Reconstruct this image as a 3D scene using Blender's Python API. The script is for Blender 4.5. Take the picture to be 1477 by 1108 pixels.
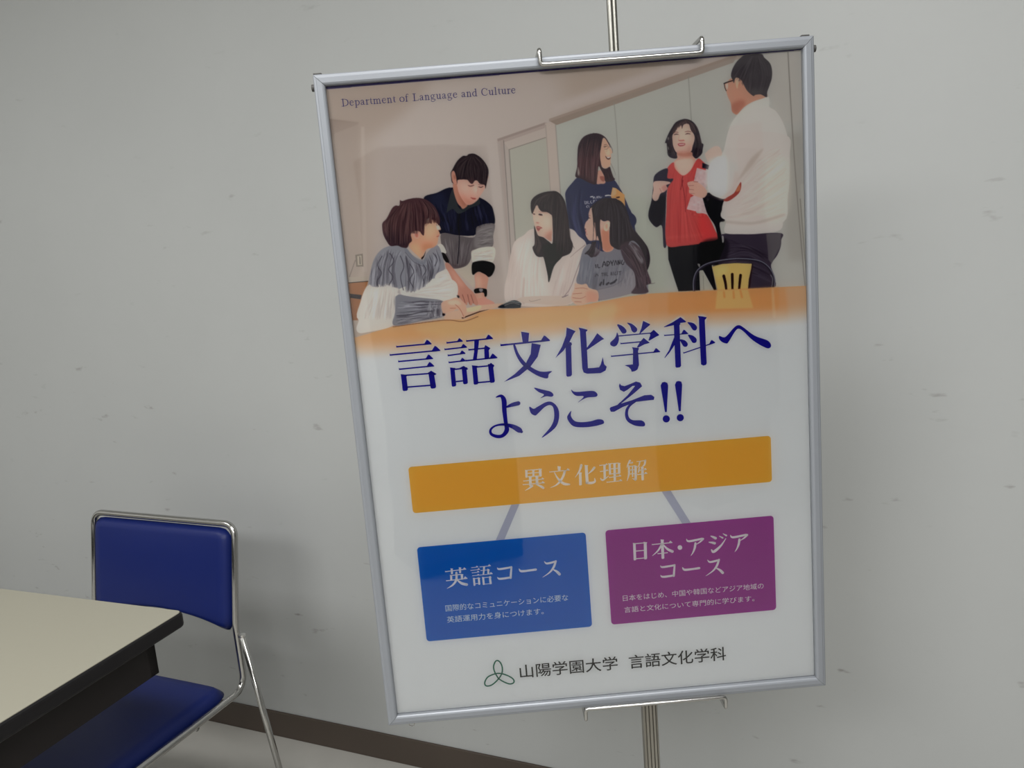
import bpy, bmesh, math
import numpy as np
from mathutils import Matrix, Vector

# ------------------------------------------------------------------ scene, camera, light, exposure
for o in list(bpy.data.objects): bpy.data.objects.remove(o)
SC = bpy.context.scene
COL = SC.collection
SC.view_settings.view_transform = 'Standard'
SC.view_settings.look = 'None'
SC.view_settings.gamma = 1.0
SC.view_settings.use_curve_mapping = False
SC.view_settings.exposure = 0.18

cam_data = bpy.data.cameras.new('camera')
cam_data.sensor_width = 36.0
cam_data.lens = 1110.0/1477.0*36.0
cam_data.clip_start = 0.02
cam = bpy.data.objects.new('camera', cam_data); COL.objects.link(cam)
RX = Vector((0.9187588, 0.3873177, -0.0765983))
UP = Vector((0.0029538, 0.1872601, 0.9823059))
BK = Vector((0.3948082, -0.9027285, 0.1709028))
cam.matrix_world = Matrix(((RX.x, UP.x, BK.x, 0), (RX.y, UP.y, BK.y, 0), (RX.z, UP.z, BK.z, 1.30), (0, 0, 0, 1)))
SC.camera = cam

world = bpy.data.worlds.new('world'); SC.world = world; world.use_nodes = True
world.node_tree.nodes['Background'].inputs[0].default_value = (0.8, 0.85, 0.9, 1)
world.node_tree.nodes['Background'].inputs[1].default_value = 0.05

def area(name, loc, sx, sy, watts, col=(1.0, 0.995, 0.985)):
    l = bpy.data.lights.new(name, 'AREA'); l.shape = 'RECTANGLE'; l.size = sx; l.size_y = sy
    l.energy = watts; l.color = col
    o = bpy.data.objects.new(name, l); o.location = loc; COL.objects.link(o)
    return o
CEIL = 2.60
LAMPS = [(.0, .12, 1.25, .34, 30), (-2.3, -.1, 1.25, .34, 19), (1.0, -1.7, 1.25, .6, 40), (-.9, -1.8, 1.25, .9, 50)]  # overhead and left rear lamps follow the shadows; the other two are added fill
for (lx, ly, sx, sy, w) in LAMPS:
    area('ceiling_lamp_light', (lx, ly, CEIL-0.075), sx, sy, w)

WALL_Y = 1.5275

# ------------------------------------------------------------------ helpers
def lin(c):
    return tuple((x/255/12.92 if x/255 <= .04045 else ((x/255+.055)/1.055)**2.4) for x in c[:3])

def new_mat(name):
    m = bpy.data.materials.new(name); m.use_nodes = True
    return m, m.node_tree, m.node_tree.nodes['Principled BSDF']

def mat(name, col, rough=.5, metal=0., spec=.5, noise=None, bump=None, coat=0.):
    """Plain Principled material; noise=(scale, amount) mottles the colour, bump=(scale, strength)."""
    m, nt, b = new_mat(name); N = nt.nodes; L = nt.links
    b.inputs['Base Color'].default_value = (*col, 1)
    b.inputs['Roughness'].default_value = rough
    b.inputs['Metallic'].default_value = metal
    b.inputs['Specular IOR Level'].default_value = spec
    b.inputs['Coat Weight'].default_value = coat
    if noise or bump:
        tc = N.new('ShaderNodeTexCoord')
    if noise:
        t = N.new('ShaderNodeTexNoise'); t.inputs['Scale'].default_value = noise[0]; t.inputs['Detail'].default_value = 6
        L.new(tc.outputs['Object'], t.inputs['Vector'])
        r = N.new('ShaderNodeMapRange'); r.inputs[3].default_value = 1-noise[1]; r.inputs[4].default_value = 1+noise[1]
        L.new(t.outputs['Fac'], r.inputs[0])
        mx = N.new('ShaderNodeVectorMath'); mx.operation = 'SCALE'; mx.inputs[0].default_value = col
        L.new(r.outputs[0], mx.inputs['Scale']); L.new(mx.outputs[0], b.inputs['Base Color'])
    if bump:
        t2 = N.new('ShaderNodeTexNoise'); t2.inputs['Scale'].default_value = bump[0]; t2.inputs['Detail'].default_value = 4
        L.new(tc.outputs['Object'], t2.inputs['Vector'])
        bp = N.new('ShaderNodeBump'); bp.inputs['Strength'].default_value = bump[1]; bp.inputs['Distance'].default_value = .002
        L.new(t2.outputs['Fac'], bp.inputs['Height']); L.new(bp.outputs[0], b.inputs['Normal'])
    return m

def link(name, me, m=None, parent=None, kind=None, smooth=False):
    o = bpy.data.objects.new(name, me); COL.objects.link(o)
    if m is not None: me.materials.append(m)
    if parent is not None: o.parent = parent
    if kind: o['kind'] = kind
    if smooth:
        me.polygons.foreach_set('use_smooth', [True]*len(me.polygons))
    return o

def thing(name, label, cat, mw):
    o = bpy.data.objects.new(name, None); COL.objects.link(o); o.empty_display_size = .1
    o.matrix_world = mw if isinstance(mw, Matrix) else Matrix.Translation(mw)
    o['label'] = label; o['category'] = cat
    return o

def bm_me(name, bm):
    bmesh.ops.recalc_face_normals(bm, faces=bm.faces)
    me = bpy.data.meshes.new(name); bm.to_mesh(me); bm.free(); return me

def box_me(name, x0, x1, y0, y1, z0, z1, bev=0., seg=2):
    bm = bmesh.new()
    r = bmesh.ops.create_cube(bm, size=1)
    for v in r['verts']:
        v.co = Vector((x0+(v.co.x+.5)*(x1-x0), y0+(v.co.y+.5)*(y1-y0), z0+(v.co.z+.5)*(z1-z0)))
    if bev: bmesh.ops.bevel(bm, geom=list(bm.edges), offset=bev, segments=seg, affect='EDGES', profile=.5)
    return bm_me(name, bm)

def round_rect(w, h, r, n=6):
    """outline of a rounded rectangle centred on 0,0"""
    out = []
    for cx, cy, a0 in ((w/2-r, h/2-r, 0), (-w/2+r, h/2-r, 90), (-w/2+r, -h/2+r, 180), (w/2-r, -h/2+r, 270)):
        for k in range(n+1):
            a = math.radians(a0+90*k/n); out.append((cx+r*math.cos(a), cy+r*math.sin(a)))
    return out

def tube_into(bm, pts, r, seg=12, closed=False, caps=True, squash=None):
    pts = [Vector(p) for p in pts]; rings = []; n = len(pts)
    T0 = (pts[1]-pts[0]).normalized()
    ref = Vector((0, 0, 1)) if abs(T0.z) < .9 else Vector((1, 0, 0))
    U = T0.cross(ref).normalized()
    for i, p in enumerate(pts):
        a = pts[i-1] if i > 0 else pts[0]; b = pts[i+1] if i < n-1 else pts[-1]
        T = (b-a).normalized(); U = (U - T*U.dot(T)).normalized(); W = T.cross(U)
        rr = r[i] if isinstance(r, (list, tuple)) else r
        rings.append([bm.verts.new(p + (U*math.cos(2*math.pi*k/seg) + W*math.sin(2*math.pi*k/seg))*rr) for k in range(seg)])
    for a, b in zip(rings, rings[1:]):
        for k in range(seg): bm.faces.new((a[k], a[(k+1) % seg], b[(k+1) % seg], b[k]))
    if caps:
        bm.faces.new(rings[0][::-1]); bm.faces.new(rings[-1])

def fillet(pts, r, n=6):
    """round the inner corners of a 3D polyline; r single or per corner"""
    P = [Vector(p) for p in pts]; out = [P[0]]
    for i in range(1, len(P)-1):
        a, b, c = P[i-1], P[i], P[i+1]; rr = r[i-1] if isinstance(r, (list, tuple)) else r
        d1 = (a-b); d2 = (c-b); l1, l2 = d1.length, d2.length; d1.normalize(); d2.normalize()
        ang = d1.angle(d2); t = min(rr/math.tan(ang/2), l1*.49, l2*.49)
        p, q = b+d1*t, b+d2*t
        for k in range(n+1):
            s = k/n; out.append(p*(1-s)**2 + b*2*s*(1-s) + q*s*s)
    out.append(P[-1]); return out

def tube_me(name, pts, r, seg=14, caps=True):
    bm = bmesh.new(); tube_into(bm, pts, r, seg, caps=caps); return bm_me(name, bm)

def slab_me(name, outline, d0, d1, bev, axis='z', seg=3, dish=None):
    """extrude a 2D outline between d0 and d1, bevel its rims; axis = extrusion direction"""
    bm = bmesh.new()
    vs = [bm.verts.new((x, y, d0)) for x, y in outline]; f = bm.faces.new(vs)
    ex = bmesh.ops.extrude_face_region(bm, geom=[f])
    for v in [g for g in ex['geom'] if isinstance(g, bmesh.types.BMVert)]: v.co.z = d1
    rim = [e for e in bm.edges if len(e.link_faces) == 2 and abs(e.verts[0].co.z-e.verts[1].co.z) < 1e-6]
    if bev: bmesh.ops.bevel(bm, geom=rim, offset=bev, segments=seg, affect='EDGES', profile=.5)
    if axis == 'y':
        for v in bm.verts: v.co = Vector((v.co.x, v.co.z, v.co.y))
    return bm_me(name, bm)

# ------------------------------------------------------------------ the room
def wall_material():
    m, nt, b = new_mat('painted_wall'); N = nt.nodes; L = nt.links
    b.inputs['Roughness'].default_value = .62; b.inputs['Specular IOR Level'].default_value = .35
    tc = N.new('ShaderNodeTexCoord')
    big = N.new('ShaderNodeTexNoise'); big.inputs['Scale'].default_value = 2.2; big.inputs['Detail'].default_value = 5
    L.new(tc.outputs['Object'], big.inputs['Vector'])
    mr = N.new('ShaderNodeMapRange'); mr.inputs[1].default_value = .3; mr.inputs[2].default_value = .7; mr.inputs[3].default_value = .975; mr.inputs[4].default_value = 1.02
    L.new(big.outputs['Fac'], mr.inputs[0])
    # short sideways scuffs, more of them low on the wall
    mp = N.new('ShaderNodeMapping'); mp.inputs['Scale'].default_value = (9, 9, 26); mp.inputs['Rotation'].default_value = (0, .35, 0)
    L.new(tc.outputs['Object'], mp.inputs['Vector'])
    sc = N.new('ShaderNodeTexNoise'); sc.inputs['Scale'].default_value = 1.5; sc.inputs['Detail'].default_value = 3; sc.inputs['Roughness'].default_value = .6
    L.new(mp.outputs[0], sc.inputs['Vector'])
    r1 = N.new('ShaderNodeMapRange'); r1.inputs[1].default_value = .67; r1.inputs[2].default_value = .76
    L.new(sc.outputs['Fac'], r1.inputs[0])
    gate = N.new('ShaderNodeTexNoise'); gate.inputs['Scale'].default_value = 7; gate.inputs['Detail'].default_value = 2
    L.new(tc.outputs['Object'], gate.inputs['Vector'])
    r2 = N.new('ShaderNodeMapRange'); r2.inputs[1].default_value = .42; r2.inputs[2].default_value = .56
    L.new(gate.outputs['Fac'], r2.inputs[0])
    sep = N.new('ShaderNodeSeparateXYZ'); L.new(tc.outputs['Object'], sep.inputs[0])
    r3 = N.new('ShaderNodeMapRange'); r3.inputs[1].default_value = 1.9; r3.inputs[2].default_value = .3; r3.inputs[3].default_value = .25; r3.inputs[4].default_value = .9
    L.new(sep.outputs['Z'], r3.inputs[0])
    m1 = N.new('ShaderNodeMath'); m1.operation = 'MULTIPLY'; L.new(r1.outputs[0], m1.inputs[0]); L.new(r2.outputs[0], m1.inputs[1])
    m2 = N.new('ShaderNodeMath'); m2.operation = 'MULTIPLY'; L.new(m1.outputs[0], m2.inputs[0]); L.new(r3.outputs[0], m2.inputs[1])
    base = N.new('ShaderNodeVectorMath'); base.operation = 'SCALE'; base.inputs[0].default_value = (.385, .395, .39)
    L.new(mr.outputs[0], base.inputs['Scale'])
    mix = N.new('ShaderNodeMix'); mix.data_type = 'RGBA'
    L.new(m2.outputs[0], mix.inputs[0]); L.new(base.outputs[0], mix.inputs[6]); mix.inputs[7].default_value = (.22, .215, .205, 1)
    L.new(mix.outputs[2], b.inputs['Base Color'])
    fb = N.new('ShaderNodeTexNoise'); fb.inputs['Scale'].default_value = 60; fb.inputs['Detail'].default_value = 3
    L.new(tc.outputs['Object'], fb.inputs['Vector'])
    bp = N.new('ShaderNodeBump'); bp.inputs['Strength'].default_value = .12; bp.inputs['Distance'].default_value = .001
    L.new(fb.outputs['Fac'], bp.inputs['Height']); L.new(bp.outputs[0], b.inputs['Normal'])
    return m
M_wall = wall_material()
M_wall2 = mat('painted_side_wall', (.62, .62, .60), .6)
M_ceil = mat('ceiling_board', (.72, .72, .70), .8, bump=(90, .2))
M_floor = mat('vinyl_floor', (.40, .39, .36), .42, noise=(14, .06), bump=(140, .05))
M_base = mat('brown_vinyl_skirting', (.058, .043, .033), .45, noise=(5, .12))
X0, X1, Y0 = -3.6, 4.3, -3.0
link('floor', box_me('floor', X0, X1, Y0, WALL_Y, -.1, 0), M_floor, kind='structure')
link('ceiling', box_me('ceiling', X0, X1, Y0, WALL_Y, CEIL, CEIL+.1), M_ceil, kind='structure')
link('wall_front', box_me('wall_front', X0-.1, X1+.1, WALL_Y, WALL_Y+.12, -.1, CEIL+.1), M_wall, kind='structure')
link('wall_left', box_me('wall_left', X0-.12, X0, Y0, WALL_Y, -.1, CEIL+.1), M_wall2, kind='structure')
link('wall_right', box_me('wall_right', X1, X1+.12, Y0, WALL_Y, -.1, CEIL+.1), M_wall2, kind='structure')
link('wall_back', box_me('wall_back', X0-.1, X1+.1, Y0-.12, Y0, -.1, CEIL+.1), M_wall2, kind='structure')
link('baseboard_front', box_me('baseboard_front', X0, X1, WALL_Y-.006, WALL_Y, 0, .077, .002), M_base, kind='structure')
# dark pieces on the far side, added to put bands in the cover's reflection
M_added_door = mat('dark_added_door', (.10, .085, .075), .5)
link('added_door_1', box_me('added_door_1', 3.10, 3.86, Y0, Y0+.05, 0, 2.02, .004), M_added_door, kind='structure')
M_prop = mat('dark_prop', (.07, .07, .075), .5)
M_chrome = mat('chrome', (.46, .455, .44), .2, 1.0)
def prop(x0, x1, lab):  # tall dark box added so the cover reflects a dark band
    cx = (x0+x1)/2; w = (x1-x0)/2
    c = thing('reflection_prop', lab, 'prop', (cx, -1.40, 0))
    link('body', box_me('body', -w, w, -.20, .18, 0, 1.80, .005), M_prop, c)
    d = link('added_door', box_me('prop_door', -w+.006, w-.006, .181, .199, .06, 1.77, .003), M_prop, c)
    link('handle', tube_me('handle', [(w-.05, .199, .95), (w-.05, .225, .96), (w-.05, .225, 1.05), (w-.05, .199, 1.06)], .006), M_chrome, d)
prop(.12, .60, 'added tall dark locker behind the camera, the one nearer the middle of the room')
prop(1.65, 2.09, 'added tall dark locker behind the camera, the one nearer the right wall')

# ceiling lamps: housings over the area lights, two of them added as fill
M_house = mat('lamp_housing', (.75, .75, .74), .5)
for i, (lx, ly, sx, sy, w) in enumerate(LAMPS):
    t = thing('ceiling_lamp', ['white ceiling lamp right above the poster stand, nearest the wall', 'white fill lamp added above the table end of the room', 'white fill lamp added behind the camera on the right', 'white ceiling lamp behind the camera on the left'][i], 'lamp', (lx, ly, CEIL))
    link('housing', box_me('housing', -sx/2-.02, sx/2+.02, -sy/2-.02, sy/2+.02, -.07, 0, .004), M_house, t)

# ------------------------------------------------------------------ the table
M_top = mat('cream_laminate', (.31, .295, .235), .38, noise=(160, .02), spec=.4)
M_edge = mat('black_rubber_edge', (.008, .007, .008), .5, spec=.3)
M_steel = mat('dark_brown_steel', (.013, .010, .010), .5, spec=.3)
tb = thing('folding_table', 'long table with a cream top, black rubber edge and dark brown frame', 'table',
           Matrix.Translation((-1.1045, .9595, 0)) @ Matrix.Rotation(math.radians(2.2), 4, 'Z'))
TW, TD, TH = 1.80, .45, .700
# top: cream sheet inside a rubber edge band, corners rounded
def rr_at(x0, x1, y0, y1, r, n=6): return [(x+(x0+x1)/2, y+(y0+y1)/2) for x, y in round_rect(x1-x0, y1-y0, r, n)]
link('edge_band', slab_me('edge_band', rr_at(-TW, 0, -TD, 0, .012), TH-.029, TH-.0006, .006), M_edge, tb, smooth=False)
link('table_top', slab_me('table_top', rr_at(-TW+.0035, -.0035, -TD+.0035, -.0035, .010), TH-.004, TH, .0005), M_top, tb)
ap = bmesh.new()
for (x0, x1, y0, y1) in ((-TW+.05, -.040, -.060, -.042), (-TW+.05, -.040, -TD+.042, -TD+.060), (-.058, -.040, -TD+.042, -.042), (-TW+.05, -TW+.068, -TD+.042, -.042)):
    r = bmesh.ops.create_cube(ap, size=1)
    for v in r['verts']: v.co = Vector((x0+(v.co.x+.5)*(x1-x0), y0+(v.co.y+.5)*(y1-y0), TH-.105+(v.co.z+.5)*.0755))
link('apron', bm_me('apron', ap), M_steel, tb)
link('shelf', box_me('shelf', -TW+.30, -.70, -TD+.08, -.08, TH-.17, TH-.162), M_steel, tb)
for xs in (-.70, -TW+.30):
    for ys in (-TD+.075, -.075):
        lg = link('leg', tube_me('leg', [(xs, ys, .012), (xs, ys, TH-.10)], .0125), M_chrome, tb)
        link('foot_cap', tube_me('foot_cap', [(xs, ys, 0), (xs, ys, .03)], .015), M_edge, lg)
    link('crossbar', tube_me('crossbar', [(xs, -TD+.075, .20), (xs, -.075, .20)], .010), M_chrome, tb)

# ------------------------------------------------------------------ the chair
M_blue = mat('blue_vinyl', (.003, .011, .10), .45, noise=(30, .03), bump=(260, .05), spec=.3)
ch = thing('stacking_chair', 'blue vinyl chair with a bent chrome tube frame pushed under the table', 'chair', (-1.487, 1.10, 0))
def C(x, y, z): return (x+1.487, y-1.10, z)
XL, XR, TR = -1.712, -1.262, .0075
side = lambda x: [(x, 1.266, .740), (x, 1.225, .512), (x, 1.2265, .361), (x, .775, .361), (x, .72, .006)]
pr_, pl_ = side(XR), side(XL)
path = pl_[::-1] + pr_
path = fillet([C(*p) for p in path], [.035, .040, .15, .032, .032, .15, .040, .035], 8)
link('tube_frame', tube_me('tube_frame', path, TR, 16), M_chrome, ch, smooth=True)
for x, sx in ((XL-.0145, -1), (XR+.0145, 1)):
    q = [C(x, 1.226, .492), C(x+sx*.060, 1.243, .012)]
    lg = link('rear_leg', tube_me('rear_leg', q, .0072, 14), M_chrome, ch, smooth=True)
    link('leg_cap', tube_me('leg_cap', [C(x-sx*.0003, 1.226, .4945), C(x+sx*.0003, 1.226, .489)], .0078, 14), mat('steel_cap', (.75, .74, .72), .3, 1.), lg)
    link('rubber_foot', tube_me('rubber_foot', [C(x+sx*.0618, 1.2435, 0), C(x+sx*.058, 1.242, .03)], .009, 12), M_edge, lg)
for x in (XL, XR):
    link('rubber_foot', tube_me('rubber_foot', [C(x, .7192, 0), C(x, .7235, .03)], .009, 12), M_edge, ch)
link('cross_tube', tube_me('cross_tube', [C(XL, 1.08, .352), C(XR, 1.08, .352)], .006, 12), M_chrome, ch, smooth=True)
link('cross_tube', tube_me('cross_tube', [C(XL, .86, .352), C(XR, .86, .352)], .006, 12), M_chrome, ch, smooth=True)
# backrest: an upholstered pad bowed a little, filling the hoop
def pad(name, w, h, r, th, nx=18, ny=14, bow=0., crown=.006, bottom_bow=0.):
    """soft rounded pad in the XZ plane, front towards -Y"""
    bm = bmesh.new(); G = {}
    def pos(i, j, s):
        u = -1+2*i/nx; v = -1+2*j/ny
        # square grid squeezed into a rounded rectangle
        x, z = u*w/2, v*h/2
        cx, cz = w/2-r, h/2-r
        ax, az = abs(x), abs(z)
        if ax > cx and az > cz:
            dx, dz = ax-cx, az-cz; m = max(dx, dz); l = math.hypot(dx, dz)
            if l > 1e-9: dx, dz = dx*m/l, dz*m/l
            x = math.copysign(cx+dx, x); z = math.copysign(cz+dz, z)
        e = min(w/2-abs(x), h/2-abs(z))
        if ax > cx and az > cz: e = r-math.hypot(abs(x)-cx, abs(z)-cz)
        k = min(1, max(0, e/.016)); prof = math.sqrt(max(0, 1-(1-k)**2))
        t = th/2*prof + crown*(1-u*u)*(1-v*v)*(1 if s < 0 else .2)
        if bottom_bow and v < 0: z += bottom_bow*(1-u*u)*v*v*-1
        return (x, s*t + bow*(1-u*u), z)
    for s in (-1, 1):
        for i in range(nx+1):
            for j in range(ny+1):
                edge = i in (0, nx) or j in (0, ny)
                if s == 1 and edge: G[(i, j, 1)] = G[(i, j, -1)]
                else: G[(i, j, s)] = bm.verts.new(pos(i, j, s if not edge else 0))
        for i in range(nx):
            for j in range(ny):
                bm.faces.new([G[(a, b, s)] for a, b in ((i, j), (i+1, j), (i+1, j+1), (i, j+1))])
    return bm_me(name, bm)
bp_ = link('backrest', pad('backrest', .440, .240, .032, .026, 24, 20, bow=.003, bottom_bow=-.034), M_blue, ch, smooth=True)
bp_.matrix_parent_inverse = Matrix()
bp_.location = C(-1.487, 1.2415, .6130); bp_.rotation_euler = (math.radians(-10), 0, 0)
seat = pad('seat', .432, .42, .040, .036, 26, 24, crown=.006)
st = link('seat', seat, M_blue, ch, smooth=True)
st.rotation_euler = (math.radians(-90), 0, 0)
st.location = C(-1.487, .985, .366)

# ------------------------------------------------------------------ display stand
PC = Vector((-.3062, .9404, 1.098)); YAW = math.radians(24.556); TILT = .0132; ROLL = -.0045
MP = Matrix.Translation(PC) @ Matrix.Rotation(YAW, 4, 'Z') @ Matrix.Rotation(-TILT, 4, 'X') @ Matrix.Rotation(ROLL, 4, 'Y') 
MS = Matrix.Translation((PC.x, PC.y, 0)) @ Matrix.Rotation(YAW, 4, 'Z')
stand = thing('display_stand', 'grooved metal pole stand that holds up the framed poster with hook bars', 'stand', MS)
M_alu = mat('anodised_aluminium', (.30, .285, .25), .38, .8)
M_satin = mat('satin_frame_aluminium', (.245, .26, .285), .40, .25, noise=(8, .05))
M_groove = mat('dark_groove', (.05, .048, .045), .6)
M_pole = mat('brushed_inner_pole', (.30, .295, .27), .3, 1.0)
PX, PYB = .0655, .036    # pole centre: along the poster, behind it
def prism_me(name, prof, z0, z1, lean=TILT):
    bm = bmesh.new(); a = [bm.verts.new((x, y+lean*(z0-1.098), z0)) for x, y in prof]; b = [bm.verts.new((x, y+lean*(z1-1.098), z1)) for x, y in prof]
    n = len(prof)
    for i in range(n): bm.faces.new((a[i], a[(i+1) % n], b[(i+1) % n], b[i]))
    bm.faces.new(a[::-1]); bm.faces.new(b); return bm_me(name, bm)
def grooved(cx, cy, w, d, g, gd, r=.0015):
    """outline of an extrusion with grooves g=[(centre, width)] in its front and back"""
    pts = []; f = cy-d/2; b = cy+d/2
    pts += [(cx-w/2, f+r), (cx-w/2+r, f)]
    for c, gw in g: pts += [(cx+c-gw/2, f), (cx+c-gw/2+.0004, f+gd), (cx+c+gw/2-.0004, f+gd), (cx+c+gw/2, f)]
    pts += [(cx+w/2-r, f), (cx+w/2, f+r), (cx+w/2, b-r), (cx+w/2-r, b)]
    for c, gw in g[::-1]: pts += [(cx+c+gw/2, b), (cx+c+gw/2-.0004, b-gd), (cx+c-gw/2+.0004, b-gd), (cx+c-gw/2, b)]
    pts += [(cx-w/2+r, b), (cx-w/2, b-r)]
    return pts
link('lower_pole', prism_me('lower_pole', grooved(PX, PYB, .0208, .020, [(-.0078, .0030), (-.0022, .0018), (.0030, .0018), (.0076, .0012)], .0040), .035, 1.02), M_alu, stand)
up = bmesh.new()
for dx, rr in ((-.0022, .0040), (.0032, .0034)):      # the inner pole: a fluted tube, two rounded ribs with a slot between
    tube_into(up, [(PX+dx, PYB+TILT*(z-1.098), z) for z in (.90, 1.2, 1.6, 1.98)], rr, 16)
link('upper_pole', bm_me('upper_pole', up), M_pole, stand, smooth=True)
link('pole_collar', box_me('pole_collar', PX-.014, PX+.014, PYB-.0155, PYB+.012, .985, 1.03, .002), M_groove, stand)
link('pole_tip', box_me('pole_tip', PX-.008, PX+.009, PYB+.004, PYB+.020, 1.98, 1.995, .002), M_groove, stand)
base = slab_me('base_plate', round_rect(.40, .34, .03), 0, .012, .003)
bo = link('base_plate', base, M_alu, stand); bo.location = (PX, PYB, 0)
link('base_socket', box_me('base_socket', PX-.02, PX+.02, PYB-.034, PYB+.008, .012, .07, .003), M_alu, stand)
def hook(z0, up, xa, xb, rod=.0028, front=-.0125):
    """rod lying across the front of the frame, its ends bent over the edge and back to the pole"""
    L_ = TILT*(z0-1.098); s = 1 if up else -1
    yb = PYB + L_ - .008
    def end(x, e): return [(x, yb, z0-s*.006), (x, yb, z0+s*(.0175+e)), (x, front+L_, z0+s*(.0175+e)), (x, front+L_, z0)]
    zz = z0
    pts = [(PX, yb, z0-s*.006)] + end(xa, 0) + end(xb, 0)[::-1] + [(PX, yb, z0-s*.006)]
    return fillet(pts, [.004, .0055, .0055, .005, .005, .0055, .0055, .004], 6)
link('hook_bar', tube_me('hook_bar', hook(1.098+.4185, True, -.0325, .1640), .0028, 12), M_chrome, stand, smooth=True)
link('hook_bar', tube_me('hook_bar', hook(1.098-.4265, False, -.0305, .1640), .0025, 12), M_chrome, stand, smooth=True)
for z in (1.098+.410, 1.098-.410):
    link('hook_clamp', box_me('hook_clamp', PX-.012, PX+.012, PYB-.013+TILT*(z-1.098), PYB+.010+TILT*(z-1.098), z-.012, z+.012, .002), M_groove, stand)

# ------------------------------------------------------------------ framed poster
# local axes: X right, Y away from the viewer, Z up; origin = centre of the opening
W, Hh = .584, .8325; FW = .0132
fp = thing('framed_poster', 'large upright university poster in a silver frame behind clear plastic, hanging on the pole stand', 'poster', MP)
def rail(length, flip):
    """mitred frame rail: profile across (d from the opening outwards, y), running along +X, mitred at 45 degrees"""
    prof = [(0, .0035), (0, -.0035), (.0012, -.0050), (.0030, -.0058), (.0088, -.0058), (.0098, -.0052), (FW-.0012, -.0048), (FW, -.0036), (FW, .0085), (0.0006, .0085)]
    bm = bmesh.new(); a = []; b = []
    for d, y in prof:
        a.append(bm.verts.new((-length/2-d+.00025, y, d))); b.append(bm.verts.new((length/2+d-.00025, y, d)))
    n = len(prof)
    for i in range(n): bm.faces.new((a[i], a[(i+1) % n], b[(i+1) % n], b[i]))
    bm.faces.new(a[::-1]); bm.faces.new(b)
    return bm_me('frame_rail', bm)
for (L_, cx, cz, rot) in ((W, 0, Hh/2, 0), (Hh, W/2, 0, 90), (W, 0, -Hh/2, 180), (Hh, -W/2, 0, 270)):
    r = link('frame_rail', rail(L_, 0), M_satin, fp)
    r.location = (cx, 0, cz); r.rotation_euler = (0, math.radians(rot), 0)
link('backing_board', box_me('backing_board', -W/2-.004, W/2+.004, .0036, .0078, -Hh/2-.004, Hh/2+.004), mat('backing_board', (.3, .28, .25), .8), fp)
# corner clips and knobs
for (x, z, w, h) in ((-W/2-.008, Hh/2+FW+.0012, .010, .0022), (W/2+.004, Hh/2+FW+.0012, .010, .0022)):
    link('corner_clip', box_me('corner_clip', x-w/2, x+w/2, -.002, .006, z-h/2, z+h/2, .0006), M_groove, fp)
for sx, z in ((-1, Hh/2-.001), (1, Hh/2-.001)):
    x = sx*(W/2+FW)
    link('side_knob', tube_me('side_knob', [(x-sx*.001, .001, z), (x+sx*.0035, .001, z)], .0042, 14), M_groove, fp)
link('hanging_tab', tube_me('hanging_tab', fillet([(-W/2+.016, .004, -Hh/2-FW+.001), (-W/2+.013, .004, -Hh/2-FW-.007), (-W/2+.020, .004, -Hh/2-FW-.0095), (-W/2+.024, .004, -Hh/2-FW+.001)], .003), .0006, 8), M_chrome, fp)

# the print: reflectance of each ink = how it looks divided by the light that falls on the sheet
KL, RF = .465, .018
def ink(c):
    c = np.asarray(c, float)/255
    l = np.where(c <= .04045, c/12.92, ((c+.055)/1.055)**2.4)
    return np.clip((l-RF)/KL, .004, .92)
def ink_mat(name, c):
    return mat(name, tuple(float(x) for x in ink(c)), .7, spec=.0)
YP = .0030          # the sheet's printed face
def uvp(u, v, lift): return (u/1000-W/2, YP-lift, Hh/2-v/1000)
WHITE = (173, 175, 176)
sheet = link('poster_sheet', box_me('poster_sheet', -W/2-.002, W/2+.002, YP, YP+.0004, -Hh/2-.002, Hh/2+.002), ink_mat('poster_paper', WHITE), fp)
def spline(pts, closed, n=6):
    """Catmull-Rom through pts (k,d)."""
    P = np.asarray(pts, float); k = len(P)
    if k < 3: return P
    t = np.linspace(0, 1, n, endpoint=False)[:, None]
    out = []
    rng = range(k) if closed else range(k - 1)
    for i in rng:
        if closed: a, b, c, d = P[(i-1) % k], P[i], P[(i+1) % k], P[(i+2) % k]
        else: a, b, c, d = P[max(i-1, 0)], P[i], P[i+1], P[min(i+2, k-1)]
        out.append(0.5*((2*b) + (c-a)*t + (2*a-5*b+4*c-d)*t*t + (3*b-a-3*c+d)*t**3))
    out = np.vstack(out)
    return out if closed else np.vstack([out, P[-1:]])

def ribbon(pts, n=5, cap=False):
    """pts rows x,y,width -> outline polygon."""
    S = spline(pts, False, n); C = S[:, :2]; w = np.abs(S[:, 2:3])/2
    T = np.gradient(C, axis=0); T /= np.linalg.norm(T, axis=1)[:, None] + 1e-9
    N = np.c_[-T[:, 1], T[:, 0]]
    L, Rr = C + N*w, C - N*w
    if cap:
        a = np.linspace(0, np.pi, 7)[1:-1, None]
        e = C[-1] + (N[-1]*np.cos(a) + T[-1]*np.sin(a))*w[-1]
        s = C[0] + (-N[0]*np.cos(a) - T[0]*np.sin(a))*w[0]
        return np.vstack([L, e, Rr[::-1], s])
    return np.vstack([L, Rr[::-1]])

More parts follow.
